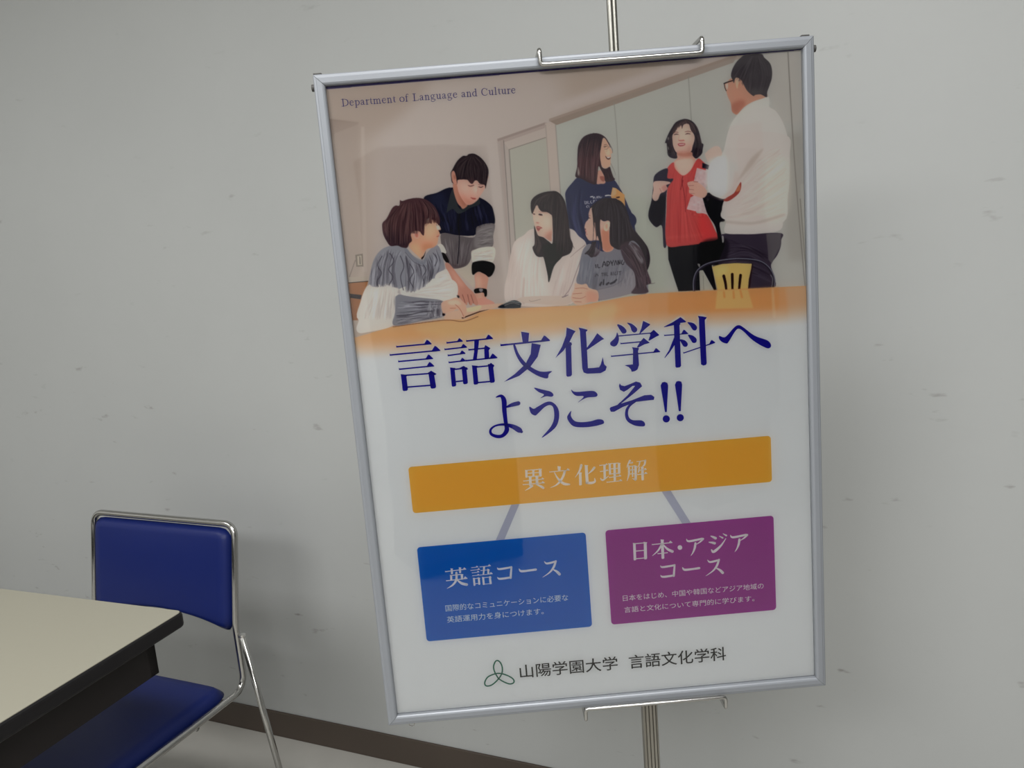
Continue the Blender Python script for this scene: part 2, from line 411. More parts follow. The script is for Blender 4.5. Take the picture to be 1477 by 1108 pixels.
class Paint:
    """A small scanline painter in the print's own millimetres (u right, v down)."""
    def __init__(s, w_mm, h_mm, res):
        s.k = 1.0/res; s.W = int(round(w_mm*s.k)) + 1; s.H = int(round(h_mm*s.k)) + 1
        s.img = np.ones((s.H, s.W, 3), np.float32)
    def mask(s, poly, blur=0.0):
        p = np.asarray(poly, float)*s.k; b = blur*s.k; m = int(3*b) + 2
        x0 = max(int(p[:, 0].min()) - m, 0); x1 = min(int(p[:, 0].max()) + m + 1, s.W)
        y0 = max(int(p[:, 1].min()) - m, 0); y1 = min(int(p[:, 1].max()) + m + 1, s.H)
        if x1 <= x0 or y1 <= y0: return None
        w, h = x1-x0, y1-y0; SS = 3
        ax, ay = p[:, 0]-x0+.5, (p[:, 1]-y0+.5)*SS
        bx, by = np.roll(ax, -1), np.roll(ay, -1)
        acc = np.zeros((h*SS, w+2))
        for i in range(len(ax)):
            if ay[i] == by[i]: continue
            sg = 1.0 if by[i] > ay[i] else -1.0
            lo, hi = min(ay[i], by[i]), max(ay[i], by[i])
            r = np.arange(max(int(np.ceil(lo-.5)), 0), min(int(np.ceil(hi-.5)), h*SS))
            if not len(r): continue
            xc = np.clip(ax[i] + (r+.5-ay[i])*(bx[i]-ax[i])/(by[i]-ay[i]), 0, w)
            f = np.floor(xc).astype(int); fr = xc-f
            acc[r, f] += sg*(1-fr); acc[r, f+1] += sg*fr
        M = np.clip(np.abs(np.cumsum(acc, 1)[:, :w]), 0, 1).reshape(h, SS, w).mean(1)
        if b > .3:
            q = max(1, int(round(b)))
            g = np.exp(-0.5*(np.arange(-2*q, 2*q+1)/b)**2); g /= g.sum()
            Mp = np.pad(M, ((0, 0), (2*q, 2*q)))
            M = sum(g[j]*Mp[:, j:j+w] for j in range(len(g)))
            Mp = np.pad(M, ((2*q, 2*q), (0, 0)))
            M = sum(g[j]*Mp[j:j+h] for j in range(len(g)))
        return x0, y0, M.astype(np.float32)
    def comp(s, mk, col, a=1.0, grad=None, clip=None):
        if mk is None: return
        x0, y0, M = mk; h, w = M.shape
        if clip is not None:
            cx, cy, cm = clip; Z = np.zeros_like(M)
            X0, Y0 = max(x0, cx), max(y0, cy); X1, Y1 = min(x0+w, cx+cm.shape[1]), min(y0+h, cy+cm.shape[0])
            if X1 <= X0 or Y1 <= Y0: return
            Z[Y0-y0:Y1-y0, X0-x0:X1-x0] = cm[Y0-cy:Y1-cy, X0-cx:X1-cx]; M = M*Z
        c = np.array(col, np.float32)/255
        if grad is not None:
            c2, gx0, gy0, gx1, gy1 = grad
            yy, xx = np.mgrid[y0:y0+h, x0:x0+w]; xx = xx/s.k; yy = yy/s.k
            dx, dy = gx1-gx0, gy1-gy0
            t = np.clip(((xx-gx0)*dx + (yy-gy0)*dy)/(dx*dx+dy*dy), 0, 1)[..., None]
            if c2 is None: M = M*(1-t[..., 0])
            else: c = c*(1-t) + np.array(c2, np.float32)/255*t
        v = s.img[y0:y0+h, x0:x0+w]; A = (M*a)[..., None]
        v += (c-v)*A
    def run(s, ops):
        base = None
        for o in ops:
            kind = o[0]
            if kind == 'P':      # P col alpha blur smooth pts grad clipped
                _, col, a, bl, sm, pts, gr, cl = o
                q = spline(pts, True, 5) if sm else np.array(pts, float)
                mk = s.mask(q, bl)
                s.comp(mk, col, a, gr, base if cl else None)
                if not cl: base = mk
            elif kind == 'S':    # stroke: pts x,y,w
                _, col, a, bl, pts = o
                s.comp(s.mask(ribbon(pts, 5, True), bl), col, a)
            elif kind == 'H':    # strands between guide curves, clipped to a polygon
                _, cols, n, wd, a, mk, guides, seed = o
                rg = np.random.RandomState(seed); clip = s.mask(spline(mk, True, 5), .5)
                G = [spline(g, False, 5) for g in guides]
                m = 24
                G = [np.c_[np.interp(np.linspace(0, 1, m), np.linspace(0, 1, len(g)), g[:, 0]), np.interp(np.linspace(0, 1, m), np.linspace(0, 1, len(g)), g[:, 1])] for g in G]
                for _k in range(n):
                    t = rg.rand()*(len(G)-1); i = min(int(t), len(G)-2); t -= i
                    c = G[i]*(1-t) + G[i+1]*t
                    a0 = rg.randint(0, m-8); b0 = min(m, a0 + rg.randint(7, m))
                    c = c[a0:b0]; ph = rg.rand()*6; amp = rg.rand()*wd*.35
                    c = c + np.c_[np.sin(ph+np.arange(len(c))*.5), np.cos(ph+np.arange(len(c))*.5)]*amp
                    ww = wd*(.5+rg.rand())*np.sin(np.linspace(.15, np.pi-.15, len(c)))
                    s.comp(s.mask(ribbon(np.c_[c, ww][::2], 2), 0), cols[rg.randint(len(cols))], a*(.4+.6*rg.rand()), None, clip)
            elif kind == 'N':    # mottling inside a polygon
                _, amp, size, mk, seed = o
                cm = s.mask(spline(mk, True, 5), .5)
                if cm is None: continue
                x0, y0, M = cm; h, w = M.shape; rg = np.random.RandomState(seed)
                q = max(1, int(size*s.k)); Z = rg.randn(h//q+3, w//q+3)
                yy, xx = np.mgrid[0:h, 0:w]/float(q); i, j = yy.astype(int), xx.astype(int); fy, fx = yy-i, xx-j
                Z = (Z[i, j]*(1-fx)+Z[i, j+1]*fx)*(1-fy) + (Z[i+1, j]*(1-fx)+Z[i+1, j+1]*fx)*fy
                s.img[y0:y0+h, x0:x0+w] += (Z*M*amp/255)[..., None]
        np.clip(s.img, 0, 1, out=s.img)

OPS = [
('P',(161,148,138),1,0,0,[[-21.8,-50.8],[635.7,-39.4],[633.3,424.2],[-74.6,405.7]],None,0),
('P',(168,158,152),1,12.5,1,[[73.9,-4.5],[277.1,-7],[259.1,269.4],[44.9,288.7]],None,0),
('P',(170,160,155),1,3,0,[[273.9,41.4],[507.3,-15.9],[506.9,0.2],[273.1,54.5]],None,0),
('P',(158,144,134),1,7,1,[[-2.4,-0],[124.2,-1.2],[68.3,51.9],[-1,63.5]],None,0),
('P',(160,161,154),1,0.25,0,[[269.9,64.1],[503.3,6.4],[601.3,-9.7],[615.6,340.6],[261.6,313.9]],((168,166,162),265.8,166,600,105.1),0),
('P',(171,167,162),0.8,2.5,0,[[539.5,-5.7],[601.2,-1.6],[608.9,89],[548,84.9]],None,0),
('P',(152,148,142),0.6,4,0,[[546,101.4],[600.1,96.8],[602.8,259.6],[562.6,256.6]],None,0),
('P',(158,161,150),0.6,5,1,[[326.8,170.3],[405.4,175.9],[400.6,288.8],[347.2,284.8]],None,0),
('P',(157,143,137),1,0.29,0,[[202.8,77.2],[263.9,61.9],[268.1,64.7],[268.5,196.9],[274,289.3],[207.3,293.5],[203.4,192.2]],None,0),
('P',(144,128,122),1,0.21,0,[[202.8,77.2],[262.8,62.3],[263.3,64.8],[203,80.2]],None,0),
('P',(168,157,150),1,0.25,0,[[210.4,82],[263,68.6],[263.2,79.7],[215.5,90.5]],None,0),
('P',(162,152,146),1,0.25,0,[[210.4,82],[215.4,90.9],[214.6,193],[213.2,275.7],[206.4,275.2],[206.8,192.4]],None,0),
('P',(159,157,147),1,0.25,0,[[216.5,90.2],[262.8,80.1],[269.7,270.2],[213.7,283.7]],None,0),
('S',(120,110,104),1,0.2,[[210.4,79.8,1.1],[209.6,136.6,1.1],[207.1,265.5,1.1]]),
('S',(124,118,110),1,0.2,[[216.4,91,1.2],[215.5,162.4,1.2],[214.5,248.5,1.2]]),
('S',(128,118,110),1,0.2,[[216.4,91,1],[262.8,80.1,1]]),
('S',(160,152,146),0.5,0.48,[[204.6,81.6,3],[203.4,192.2,3],[202.2,270.3,3]]),
('P',(170,158,150),1,0.25,0,[[263,63.6],[276.1,61.2],[276.3,166.7],[277.5,288.4],[264.8,291.9],[263.2,165.8]],None,0),
('S',(140,132,126),0.8,0.2,[[276,62.9,1.3],[276.3,166.7,1.3],[277.5,288.4,1.3]]),
('S',(140,130,124),0.6,0.2,[[263.8,65.3,1],[263.8,157.3,1],[263.3,287.4,1]]),
('P',(140,124,113),1,0.25,0,[[268.4,60.7],[504.2,2.5],[499.8,9.4],[277.5,66.3]],((152,140,132),272.6,61.8,503.3,6.4),0),
('P',(150,134,124),1,0.25,0,[[268.5,58.3],[503.4,-0],[504.2,3.3],[268.3,61.5]],None,0),
('S',(138,136,130),0.75,0.24,[[350,44.9,1.2],[351.2,87.9,1.2],[349.9,163.5,1.2]]),
('S',(136,134,128),0.75,0.24,[[443.6,21.9,1.2],[445,77.8,1.2],[446.4,86.2,1.2]]),
('S',(126,120,114),0.85,0.2,[[567.7,2.6,1.4],[570.6,86.4,1.4],[575.3,179.5,1.4],[582.7,289.9,1.4]]),
('S',(175,175,168),0.4,0.6,[[581.7,162.9,4.2],[585.4,290.1,4.2]]),
('S',(120,114,104),0.7,0.2,[[578.9,179.8,1.3],[585.4,290.1,1.1]]),
('P',(133,114,103),1,0.6,0,[[-1.5,37.4],[35.3,44.6],[32.3,47.5],[4.2,55.1],[0,63.2],[-2.6,67.3]],((158,144,134),11.4,38.7,21.8,64.7),0),
('P',(151,137,128),0.55,2,0,[[-1.5,37.3],[35.1,43.9],[18.8,216.7],[-9.4,275.8]],None,0),
('P',(172,162,154),0.5,0.75,0,[[37,49.8],[41.3,50.1],[24.8,225.8],[19.6,225.5]],None,0),
('P',(120,110,100),1,0.17,0,[[12.5,203.6],[22,202.9],[21,218.9],[12.1,218.6]],None,0),
('P',(165,155,140),1,0.17,0,[[14.8,205.4],[20.1,205.1],[19.5,216.7],[14.2,216.8]],None,0),
('P',(110,100,92),1,0.13,0,[[17.2,206.2],[18.6,206.3],[18.3,215.8],[16.5,215.6]],None,0),
('S',(120,108,100),1,0.16,[[11.8,210.4,1],[6.4,221.5,1],[2.2,230.2,1]]),
('P',(160,150,138),1,0.21,0,[[0.1,230.9],[25.3,231.4],[25.1,237],[0.4,237.8]],None,0),
('P',(150,100,62),1,0.25,0,[[0.5,238.3],[25,238],[21,248.9],[12.3,268.2],[6.3,285.8],[-0.3,285.3]],((140,92,62),1.2,239.2,3.1,284.2),0),
('P',(48,40,44),1,0.21,0,[[0.3,251.5],[15,254.3],[13.2,259.6],[0.2,256.7]],None,0),
('S',(70,55,45),1,0.16,[[0.4,237.8,1.1],[24.7,237.8,1.1]]),
('P',(46,38,92),1,0.13,0,[[-0.6,-1.1],[584.9,-1.1],[584.8,1],[-1.1,3]],None,0),
('P',(44,47,80),1,0.25,1,[[301.4,130.2],[292.1,136.8],[282.9,147.2],[282.1,157.2],[282.6,168.3],[282.9,194.3],[287.8,222.7],[297.1,242.2],[360.2,246.8],[367.8,209.7],[364.4,181.5],[361,172.8],[357.7,163.5],[352.6,151.2],[344.8,137.8],[337.5,133.6],[318.8,131.4]],None,0),
('P',(38,40,72),1,0.25,1,[[351.6,150.5],[357.1,171.9],[368.2,184],[369.4,192.3],[364.1,198.4],[357.5,197.9],[343.5,177.4]],None,0),
('H',[(60,64,108),(28,30,58)],35,2.97,0.35,[[283.8,148.1],[308.9,138.9],[313.5,224.5],[289.7,222.8],[281.5,184.9]],[[[285.7,148.3],[284.9,175.8],[292.1,213.6]],[[305,140.5],[301,177],[308.3,214.8]]],2),
('P',(186,140,122),1,0.21,1,[[324.3,125.4],[322,139.9],[327.6,141.2],[333.3,140.2],[335,128]],None,0),
('P',(140,70,60),0.7,0.34,1,[[327.2,132],[333.7,133.4],[331.5,138.7],[327.9,136.6]],None,0),
('P',(194,152,130),1,0.21,1,[[332.4,88],[335.8,86.4],[338.9,89.3],[340.6,95.7],[343,100.4],[344.2,103.7],[343.7,105.4],[342.3,106.3],[342.5,109.4],[341.6,113],[341.3,118.4],[339.1,121.4],[334.3,122.9],[330.7,120.4],[328.7,113],[328.8,104],[330.2,94.1]],None,0),
('P',(214,176,152),0.7,0.8,1,[[335.5,99.9],[341.1,101.2],[341.3,106.6],[337,107.2]],None,1),
('P',(92,62,60),1,0.17,1,[[335.1,107.6],[337.8,110],[341.8,109.9],[341,112.2],[338.6,112.8],[336.3,111]],None,0),
('P',(226,210,200),1,0.13,1,[[337.4,109.6],[340.8,109.5],[340.4,110.6],[338.3,110.8]],None,0),
('S',(60,42,44),1,0.12,[[334.6,97.1,0.8],[337.4,96.6,0.9]]),
('S',(70,54,54),0.7,0.12,[[333.8,97.1,0.4],[335.8,95,0.4],[338.6,95.2,0.4],[339.4,98.4,0.4],[337.4,100,0.4],[334.6,99.4,0.4]]),
('S',(70,54,54),0.7,0.12,[[339.4,97.5,0.4],[343.2,97.7,0.4]]),
('S',(120,84,74),0.8,0.16,[[334.4,94.4,0.6],[337.7,93.9,0.6]]),
('S',(150,100,84),0.6,0.2,[[337.9,100.1,0.5],[337.2,103.2,0.5]]),
('P',(56,40,48),1,0.25,1,[[319.8,79.7],[329.1,80.6],[336.3,85.1],[340.6,92.1],[342.4,98.6],[339.7,93],[336.2,86.9],[333.4,87.1],[330.6,96.9],[328.7,105.8],[329.1,114.8],[330.6,121.3],[335.2,123.4],[340,121.5],[341.6,126.6],[343.6,134.1],[345.8,137],[340.9,139.4],[333.4,138.8],[332.4,132.4],[328.6,123.9],[326,120.1],[323.3,134.5],[321,141.6],[311.8,138.2],[303.6,133.1],[296.3,129.8],[299.3,118.2],[300.6,103.8],[302.7,92.2],[309.3,83.2]],None,0),
('P',(84,48,52),0.6,2,1,[[301.4,107.5],[327.5,109.3],[325.8,123.7],[322.2,138],[311.9,135.5],[302.9,129.4],[300.3,125.5]],None,1),
('P',(44,34,42),0.7,2.5,1,[[312.2,82.1],[329,82.4],[328.8,104],[310.9,104.5]],None,1),
('H',[(112,74,78),(72,44,50),(38,28,36),(92,58,64)],154,1.03,0.5,[[302.6,94.9],[312.2,82.1],[329,82.4],[329.6,105.8],[325,120],[321.1,140.7],[303.6,132.2],[299.3,125.5]],[[[305.2,89.7],[301.3,108.4],[298.2,129]],[[315,83.2],[308.8,108.9],[305.5,132.3]],[[323.4,82.9],[318.1,109.5],[316.5,137.6]],[[329.6,87.8],[326.5,110.1],[322.1,138.9]]],3),
('H',[(70,48,50),(40,30,36)],35,0.92,0.6,[[330.5,123.1],[340,122],[345.8,137],[333.5,137.9]],[[[331.5,123.2],[333.5,137]],[[339,121.9],[344.9,136]]],4),
('S',(60,42,48),0.8,0.16,[[299.8,118.2,0.7],[297.5,125.3,0.5],[296.3,129.8,0.3]]),
('S',(70,50,50),0.9,0.12,[[340.6,92.1,0.5],[344.4,100.5,0.5],[344.6,105.1,0.3]]),
('S',(90,70,64),0.7,0.12,[[341.6,117.5,0.4],[345.4,126.9,0.3],[347,132.5,0.2]]),
('P',(176,168,158),0.7,0.5,1,[[300.3,118.3],[301.7,125.6],[300.1,129.2],[299.3,125.5]],None,1),
('P',(188,140,84),1,0.17,0,[[342,146.8],[346.2,148],[356.6,157],[356.3,172.4],[353.4,172.2],[350.9,165.8],[345.5,160.3],[339.9,159.9],[339.1,156.6]],None,0),
('P',(205,160,120),0.8,0.6,1,[[342.4,147.2],[346.1,148.9],[345.8,155.3],[340.9,157.7],[340.1,155.8]],None,1),
('P',(60,34,28),1,0.17,1,[[345.6,159],[349.9,158.5],[350.1,160],[346.9,160.4]],None,0),
('S',(200,198,205),0.9,0.14,[[313.6,156.2,1.3],[315.9,155.9,1.3]]),
('S',(200,198,205),0.9,0.14,[[316.6,155.2,0.5],[317.2,158.3,0.9],[318.5,156.1,0.5],[319.3,158.5,0.7]]),
('S',(200,198,205),0.9,0.14,[[321,158.6,0.6],[321.9,155.9,0.6],[322.5,158.4,0.6]]),
('S',(200,198,205),0.9,0.14,[[323.4,158.3,0.6],[323.5,156,0.6],[324.7,157,0.6],[324.6,158.4,0.5]]),
('S',(200,198,205),0.9,0.14,[[325.9,156.2,0.5],[325.4,157.7,0.5],[326.7,158.3,0.5],[327.9,156.8,0.4]]),
('S',(215,210,210),0.9,0.16,[[332.5,156.2,1.5],[336.3,156,1.3],[339.1,156.6,1.1]]),
('S',(205,203,210),0.85,0.14,[[305.9,160.7,0.7],[306.3,164.4,0.7]]),
('S',(205,203,210),0.85,0.14,[[307.2,160.8,0.5],[308.5,162.8,0.7],[307.4,164.3,0.5]]),
('S',(205,203,210),0.85,0.14,[[309.3,160.8,0.5],[308.9,164.2,0.5]]),
('S',(205,203,210),0.85,0.14,[[310.4,161.1,0.5],[310.3,164.3,0.5],[312.2,163.9,0.5]]),
('S',(205,203,210),0.85,0.14,[[314.2,160.9,0.6],[313,162.2,0.6],[314.2,164.1,0.6],[315.4,163.3,0.5]]),
('S',(205,203,210),0.85,0.14,[[316.8,163.3,0.6],[317.1,160.4,0.6],[318.5,161.2,0.6],[317.4,162.1,0.5]]),
('S',(205,203,210),0.85,0.14,[[320.1,160.4,0.7],[320.9,160.9,0.5]]),
('S',(205,203,210),0.85,0.14,[[307.7,167.8,0.6],[309.2,166,0.6]]),
('S',(205,203,210),0.85,0.14,[[307.7,167.8,0.6],[308.8,169.1,0.6]]),
('S',(205,203,210),0.85,0.14,[[310.6,166.6,0.6],[310.9,169.2,0.6]]),
('P',(34,32,36),1,0.25,0,[[408,224.7],[466.8,219.9],[487.9,224],[487,255.2],[463.1,253.4],[468.1,285.3],[464.7,285.7],[451.6,259.1],[447,258.8],[446.8,284.4],[418.8,283.2],[414.2,266.8],[407.7,241.5]],None,0),
('P',(160,158,148),1,0.25,0,[[447,259],[451.2,259.1],[454.1,265.8],[464.1,285.7],[446.8,284.8]],None,0),
('S',(120,115,108),1,0.2,[[451.4,265.7,0.6],[451.5,284.1,0.6]]),
('P',(186,150,134),1,0.25,1,[[426.1,109.9],[445,110.4],[447.9,120.9],[440.8,134.8],[430.7,139.7],[421.1,130.2],[420.6,122.2],[424.9,117.7]],None,0),
('P',(196,176,164),0.7,0.8,1,[[422.2,123.9],[428.2,119.6],[444.6,120.7],[442.6,131.7],[431.1,139.2]],None,1),
('P',(170,110,94),0.75,1,1,[[426,110.7],[445.8,111.6],[444.8,115.9],[434.9,116.8],[426.7,114.7]],None,1),
('P',(182,72,70),1,0.25,1,[[420.1,122.2],[412.1,128.8],[410.8,140.7],[418.2,142.8],[411.1,153.5],[408.2,182.4],[405.4,210],[408.1,225.3],[427.4,226],[446.7,225.3],[451,223.4],[471.6,221.3],[468.3,208],[458.9,189.3],[445.6,185.1],[454.7,164.7],[460.8,133],[456.1,123.1],[449.9,120.8],[440.9,134],[431.1,139.2],[422,130.3]],None,0),
('P',(200,58,62),0.55,2.5,1,[[450.5,188.7],[460.4,192.7],[470.6,214.7],[470.4,220.4],[451,223.1]],None,1),
('P',(196,96,90),0.4,1.5,1,[[408.6,213.5],[451.4,213.3],[451.3,214.9],[408.5,215.9]],None,1),
('H',[(160,54,56),(205,92,88),(150,48,52)],74,1.8,0.2,[[420.1,122.2],[412.1,128.8],[418.2,142.8],[408.2,182.4],[405.9,218.2],[451.1,221.5],[468.1,214.5],[445.6,185.1],[453.6,148.5],[454.4,124.6],[431.1,139.2]],[[[421.3,125.4],[413.2,161.8],[409,223.4]],[[430.7,140.5],[430.9,179.2],[429.1,224.8]],[[451.1,124.3],[436.4,163.4],[457.8,222]]],5),
('S',(120,34,40),0.8,0.2,[[431,140.5,1.1],[429.6,146.8,1.1],[431.6,159.8,0.8],[432.6,169.6,0.8],[432.3,184.2,0.6]]),
('S',(120,34,40),0.7,0.24,[[430.8,145.3,1.6],[427.6,156.3,1]]),
('P',(52,48,62),1,0.25,1,[[412.1,128.8],[396.1,135.6],[393,150.7],[390.1,166.6],[385.5,180.8],[386.2,190.6],[394.1,200.1],[401.7,199.1],[402.3,224.5],[406,224.5],[405.4,210],[407.4,182.4],[410.5,155.1],[419,142.9],[411.6,140.7]],None,0),
('P',(34,32,36),0.85,2,1,[[390.1,167.4],[408.3,161.4],[406.6,182.3],[401.7,198.2],[394.1,200.1],[386.2,190.6],[385.5,180.8]],None,1),
('P',(44,42,52),1,0.21,0,[[456.4,125.5],[465,129.3],[465.3,134.9],[455.8,131.9]],None,0),
('P',(34,31,36),1,0.25,1,[[461.4,162.8],[452.9,167.8],[460.5,189.4],[468.5,203.1],[471.4,214.7],[472.8,224.7],[477.9,224.2],[475.2,201.9],[482,199.1],[480,182.7],[484.4,173.3],[473,166]],None,0),
('P',(194,158,146),1,0.21,1,[[394.1,144.3],[404,143.7],[413.9,145.7],[414.6,147.7],[409.6,149.4],[411.1,153.5],[406.8,157.3],[401.7,159.3],[398.1,166.3],[393.9,167.2],[391.3,162.6],[393.3,153.9]],None,0),
('P',(170,116,108),0.6,0.6,1,[[403.7,151.4],[410.5,148.7],[411.9,153.6],[407.1,156.8]],None,1),
('S',(150,100,94),0.6,0.2,[[401.2,152.8,1],[403.4,157.8,0.8]]),
('P',(184,164,164),1,0.21,0,[[449.2,131.4],[463.1,136],[462.7,149.2],[454.6,167.9],[459.7,189.4],[445.7,184.3],[434.1,181],[439.6,166.9],[451.5,161.2],[444.5,147.9]],None,0),
('N',6,3,[[449.2,131.4],[463.1,136],[460.5,189.4],[434.1,181]],6),
('P',(192,152,138),1,0.21,1,[[437,148.1],[444.5,147.1],[448.6,148.2],[455.1,153.4],[460.7,160.3],[459.7,165.9],[454.6,168.7],[446.3,165.7],[440.6,162.9],[437.9,160.3],[438.4,155.5],[436.9,152.2]],None,0),
('S',(140,96,88),0.7,0.2,[[437.7,152.2,0.8],[444.3,152.4,0.8]]),
('S',(140,96,88),0.7,0.2,[[438.4,156.8,0.8],[444.1,157.8,0.8]]),
('S',(140,96,88),0.7,0.2,[[439.8,162,0.8],[444.8,162.4,0.6]]),
('S',(140,96,88),0.7,0.2,[[444.5,147.9,1],[449.4,148.5,1.1]]),
('P',(52,46,54),1,0.25,1,[[435,71.3],[442.5,72.7],[448.8,77.6],[453.2,86],[455.3,95.1],[455.1,100.6],[458.7,103.5],[457.6,108.9],[456.5,114.2],[452.1,118.5],[448.3,120],[444.6,116.1],[442.9,111.5],[426,110.3],[425,117.5],[418.2,117],[413.6,113.1],[413,105.8],[412.4,98.5],[410.5,98.4],[412.6,93.1],[415.7,87],[419.7,81],[425.5,74.2]],None,0),
('P',(194,160,146),1,0.21,1,[[429.1,78.1],[438.6,76.5],[441.8,78],[443.9,85.4],[447.4,91],[447.7,97.3],[445.1,104.4],[442.9,110.6],[437.2,112],[428.8,111.8],[424.1,110.2],[420.8,102.7],[420.2,95.4],[420.7,89.2],[425.2,84.1]],None,0),
('P',(208,178,164),0.6,2.5,1,[[428,83.4],[440.2,83.3],[442.5,97],[437.7,98.4],[426.5,97.7]],None,1),
('P',(180,122,104),0.8,1.1,1,[[426,110.3],[442.9,110.6],[443.2,115.1],[438.9,118.5],[430.4,117.9],[425.7,113.9]],None,1),
('P',(170,130,118),0.5,2,1,[[439.9,103.1],[444.1,104.3],[442,110.5],[433.5,111.7],[426,110.3],[427,108.6],[435.5,109.1]],None,1),
('P',(70,56,60),1,0.21,1,[[420.4,85.5],[425.4,77.8],[433.1,73],[440.6,72.6],[446,79.2],[447.5,89.2],[444.8,86.3],[442.2,79],[439,76.9],[434.7,78.4],[432.7,82.8],[431.9,78.3],[429.1,79.4],[425.2,83.2],[422.7,87.5]],None,0),
('H',[(96,76,78),(46,40,46),(70,56,60)],101,0.92,0.6,[[420.4,85.5],[425.5,76],[435,71.7],[446.1,74.7],[453.2,86],[447.5,89.2],[440.4,77.9],[431,79.1],[423.1,87.5]],[[[435,72.6],[427.3,76.1],[420.4,86.4]],[[436.8,72.8],[432,76.5],[431.8,81.8]],[[438.7,73.3],[444.1,78.2],[447.5,88.3]],[[440.6,73.5],[451.5,82.3],[453.9,93.3]]],7),
('H',[(80,66,72),(34,30,36)],79,0.92,0.55,[[447.5,88.3],[453.2,86.9],[458.2,104.4],[452.1,118.5],[446.4,119],[444.7,113.4],[448,101.9]],[[[447.5,89.2],[448.9,101.9],[445.5,117.1]],[[453.1,88.7],[456.4,102.5],[452.1,117.6]]],8),
('H',[(80,66,72),(34,30,36)],66,0.92,0.55,[[420.4,86.4],[414.5,91.4],[411.4,98.4],[413.6,113.1],[423.8,117.4],[423.2,110.1],[419.8,99.9]],[[[420.3,87.3],[414.2,98.6],[415.5,114.1]],[[420.7,89.2],[418.8,102.6],[423.9,116.5]]],9),
('P',(150,142,138),0.7,0.34,1,[[413.6,102.2],[415,104.1],[415.3,106.8],[414.1,105.8]],None,0),
('P',(150,142,138),0.6,0.34,1,[[414.5,91.4],[415.9,92],[415.3,94.6],[414,94.1]],None,0),
('S',(84,56,58),0.9,0.2,[[422.3,89.3,0.8],[425,88.6,1.4],[428,89.1,0.7]]),
('S',(84,56,58),0.9,0.2,[[436.7,89.8,0.7],[439.2,89,1.4],[442.8,89.8,0.7]]),
('S',(104,76,74),0.7,0.24,[[421.9,86.5,0.7],[425.1,85.9,0.9],[428,86.8,0.7]]),
('S',(104,76,74),0.7,0.24,[[436.3,86.6,0.7],[440.1,86.2,0.9],[444.2,87.5,0.7]]),
('S',(160,110,98),0.5,0.32,[[429.2,89.7,0.5],[428.2,93.3,0.6],[427.7,95.9,0.7]]),
('S',(140,100,90),0.6,0.32,[[422.2,86.6,0.6],[427.9,86.8,0.6]]),
('S',(140,100,90),0.6,0.32,[[436.3,86.8,0.6],[443.8,87.2,0.6]]),
('P',(166,104,96),0.85,0.29,1,[[427.5,95.9],[430.3,95.7],[434.1,95.9],[435.4,97.2],[433.1,97.8],[429.3,97.5]],None,0),
('P',(222,190,176),0.6,1,1,[[429.7,88.9],[432.5,89.1],[433.2,95],[429.9,95]],None,1),
('P',(158,84,88),1,0.21,1,[[426.6,100.4],[431.1,99.6],[435.8,100.6],[435.2,102.8],[430.9,103.9],[427.7,103]],None,0),
('P',(206,170,168),0.9,0.17,1,[[428.2,101],[434.8,101],[433.8,102],[429.1,102]],None,0),
('P',(60,52,66),1,0.25,1,[[477.5,215.6],[515.8,218.1],[553.4,220.4],[553.4,228.8],[552.2,237.8],[547.6,247.9],[539.4,259],[542.2,272.4],[542.4,288.8],[507.4,287.2],[472.7,286.3],[471.1,254],[481.1,228.7]],None,0),
('P',(92,86,92),0.9,0.38,0,[[534.3,219.7],[553.4,220.4],[552.2,236.5],[545.6,247.7],[540.1,257.8],[536.2,252.3],[535.8,240.5]],None,0),
('H',[(40,34,44),(82,72,88)],66,1.89,0.4,[[482.7,218.5],[535.5,222.3],[540.8,288.1],[475.5,283.2]],[[[485.2,223.9],[508.8,230.8],[536.4,245.8]],[[482,241.8],[508.6,238.5],[537.4,257.6]],[[476,267.5],[507.9,267.2],[540.9,282.8]]],10),
('P',(40,34,40),0.6,1,1,[[512.2,257],[540.1,257.8],[542.1,288.8],[508.8,287]],None,1),
('P',(32,30,34),0.7,1.5,1,[[466.8,219.9],[485.2,223.9],[481.9,248.3],[463.2,252.1],[448.6,251.1],[450.8,225.2]],None,0),
('P',(190,186,184),0.7,0.21,1,[[477.5,218.1],[479.4,218.3],[479.6,224.7],[477.9,225.9]],None,0),
('P',(185,182,180),0.6,0.17,1,[[444.9,250.5],[447.9,251],[447.1,254.9]],None,0),
('P',(186,180,176),1,0.25,1,[[540.6,52.7],[511.4,64.4],[496.6,78.3],[489.5,92.8],[483.2,113.8],[474.1,120.7],[464.8,129.8],[461.9,149.2],[463.7,162.4],[474.8,169.8],[486.1,170.6],[503.5,152.1],[502.1,162.9],[486,173.9],[481.2,181.2],[478.5,195.4],[507.8,204.8],[556.8,206.6],[563,176],[566.1,152.2],[566.3,115.3],[561.1,89.1],[551.4,71.4],[542.6,64.4]],None,0),
('P',(186,178,174),1,0.25,1,[[481,176.3],[479.6,194.1],[483.7,199.2],[481.5,213.8],[501.6,217.4],[526.8,218.7],[553,215.7],[556.7,198],[563,172.4],[567.1,124.5],[562.5,100.3],[504.8,96.3],[500.2,145.4]],None,0),
('P',(182,183,178),0.8,1.5,1,[[513.5,60.9],[527.7,54.1],[540,53.8],[542.8,62.9],[522.8,66],[506.1,76.1],[490.5,86.2],[495.4,79.8]],None,0),
('P',(176,178,176),0.5,3,1,[[474,121.8],[464.6,134.1],[462.8,155.8],[474.8,167.6],[486.5,157.5],[500.6,136.7],[496.3,127.7]],None,0),
('P',(172,165,160),0.18,1.5,0,[[492,84.4],[532.4,82.5],[533.1,125.3],[533,202.8],[485.3,199.4],[480.1,150.4]],None,0),
('P',(196,188,178),0.5,4,1,[[533.6,138.1],[565.3,132.3],[560.8,198.3],[534,199.6]],None,0),
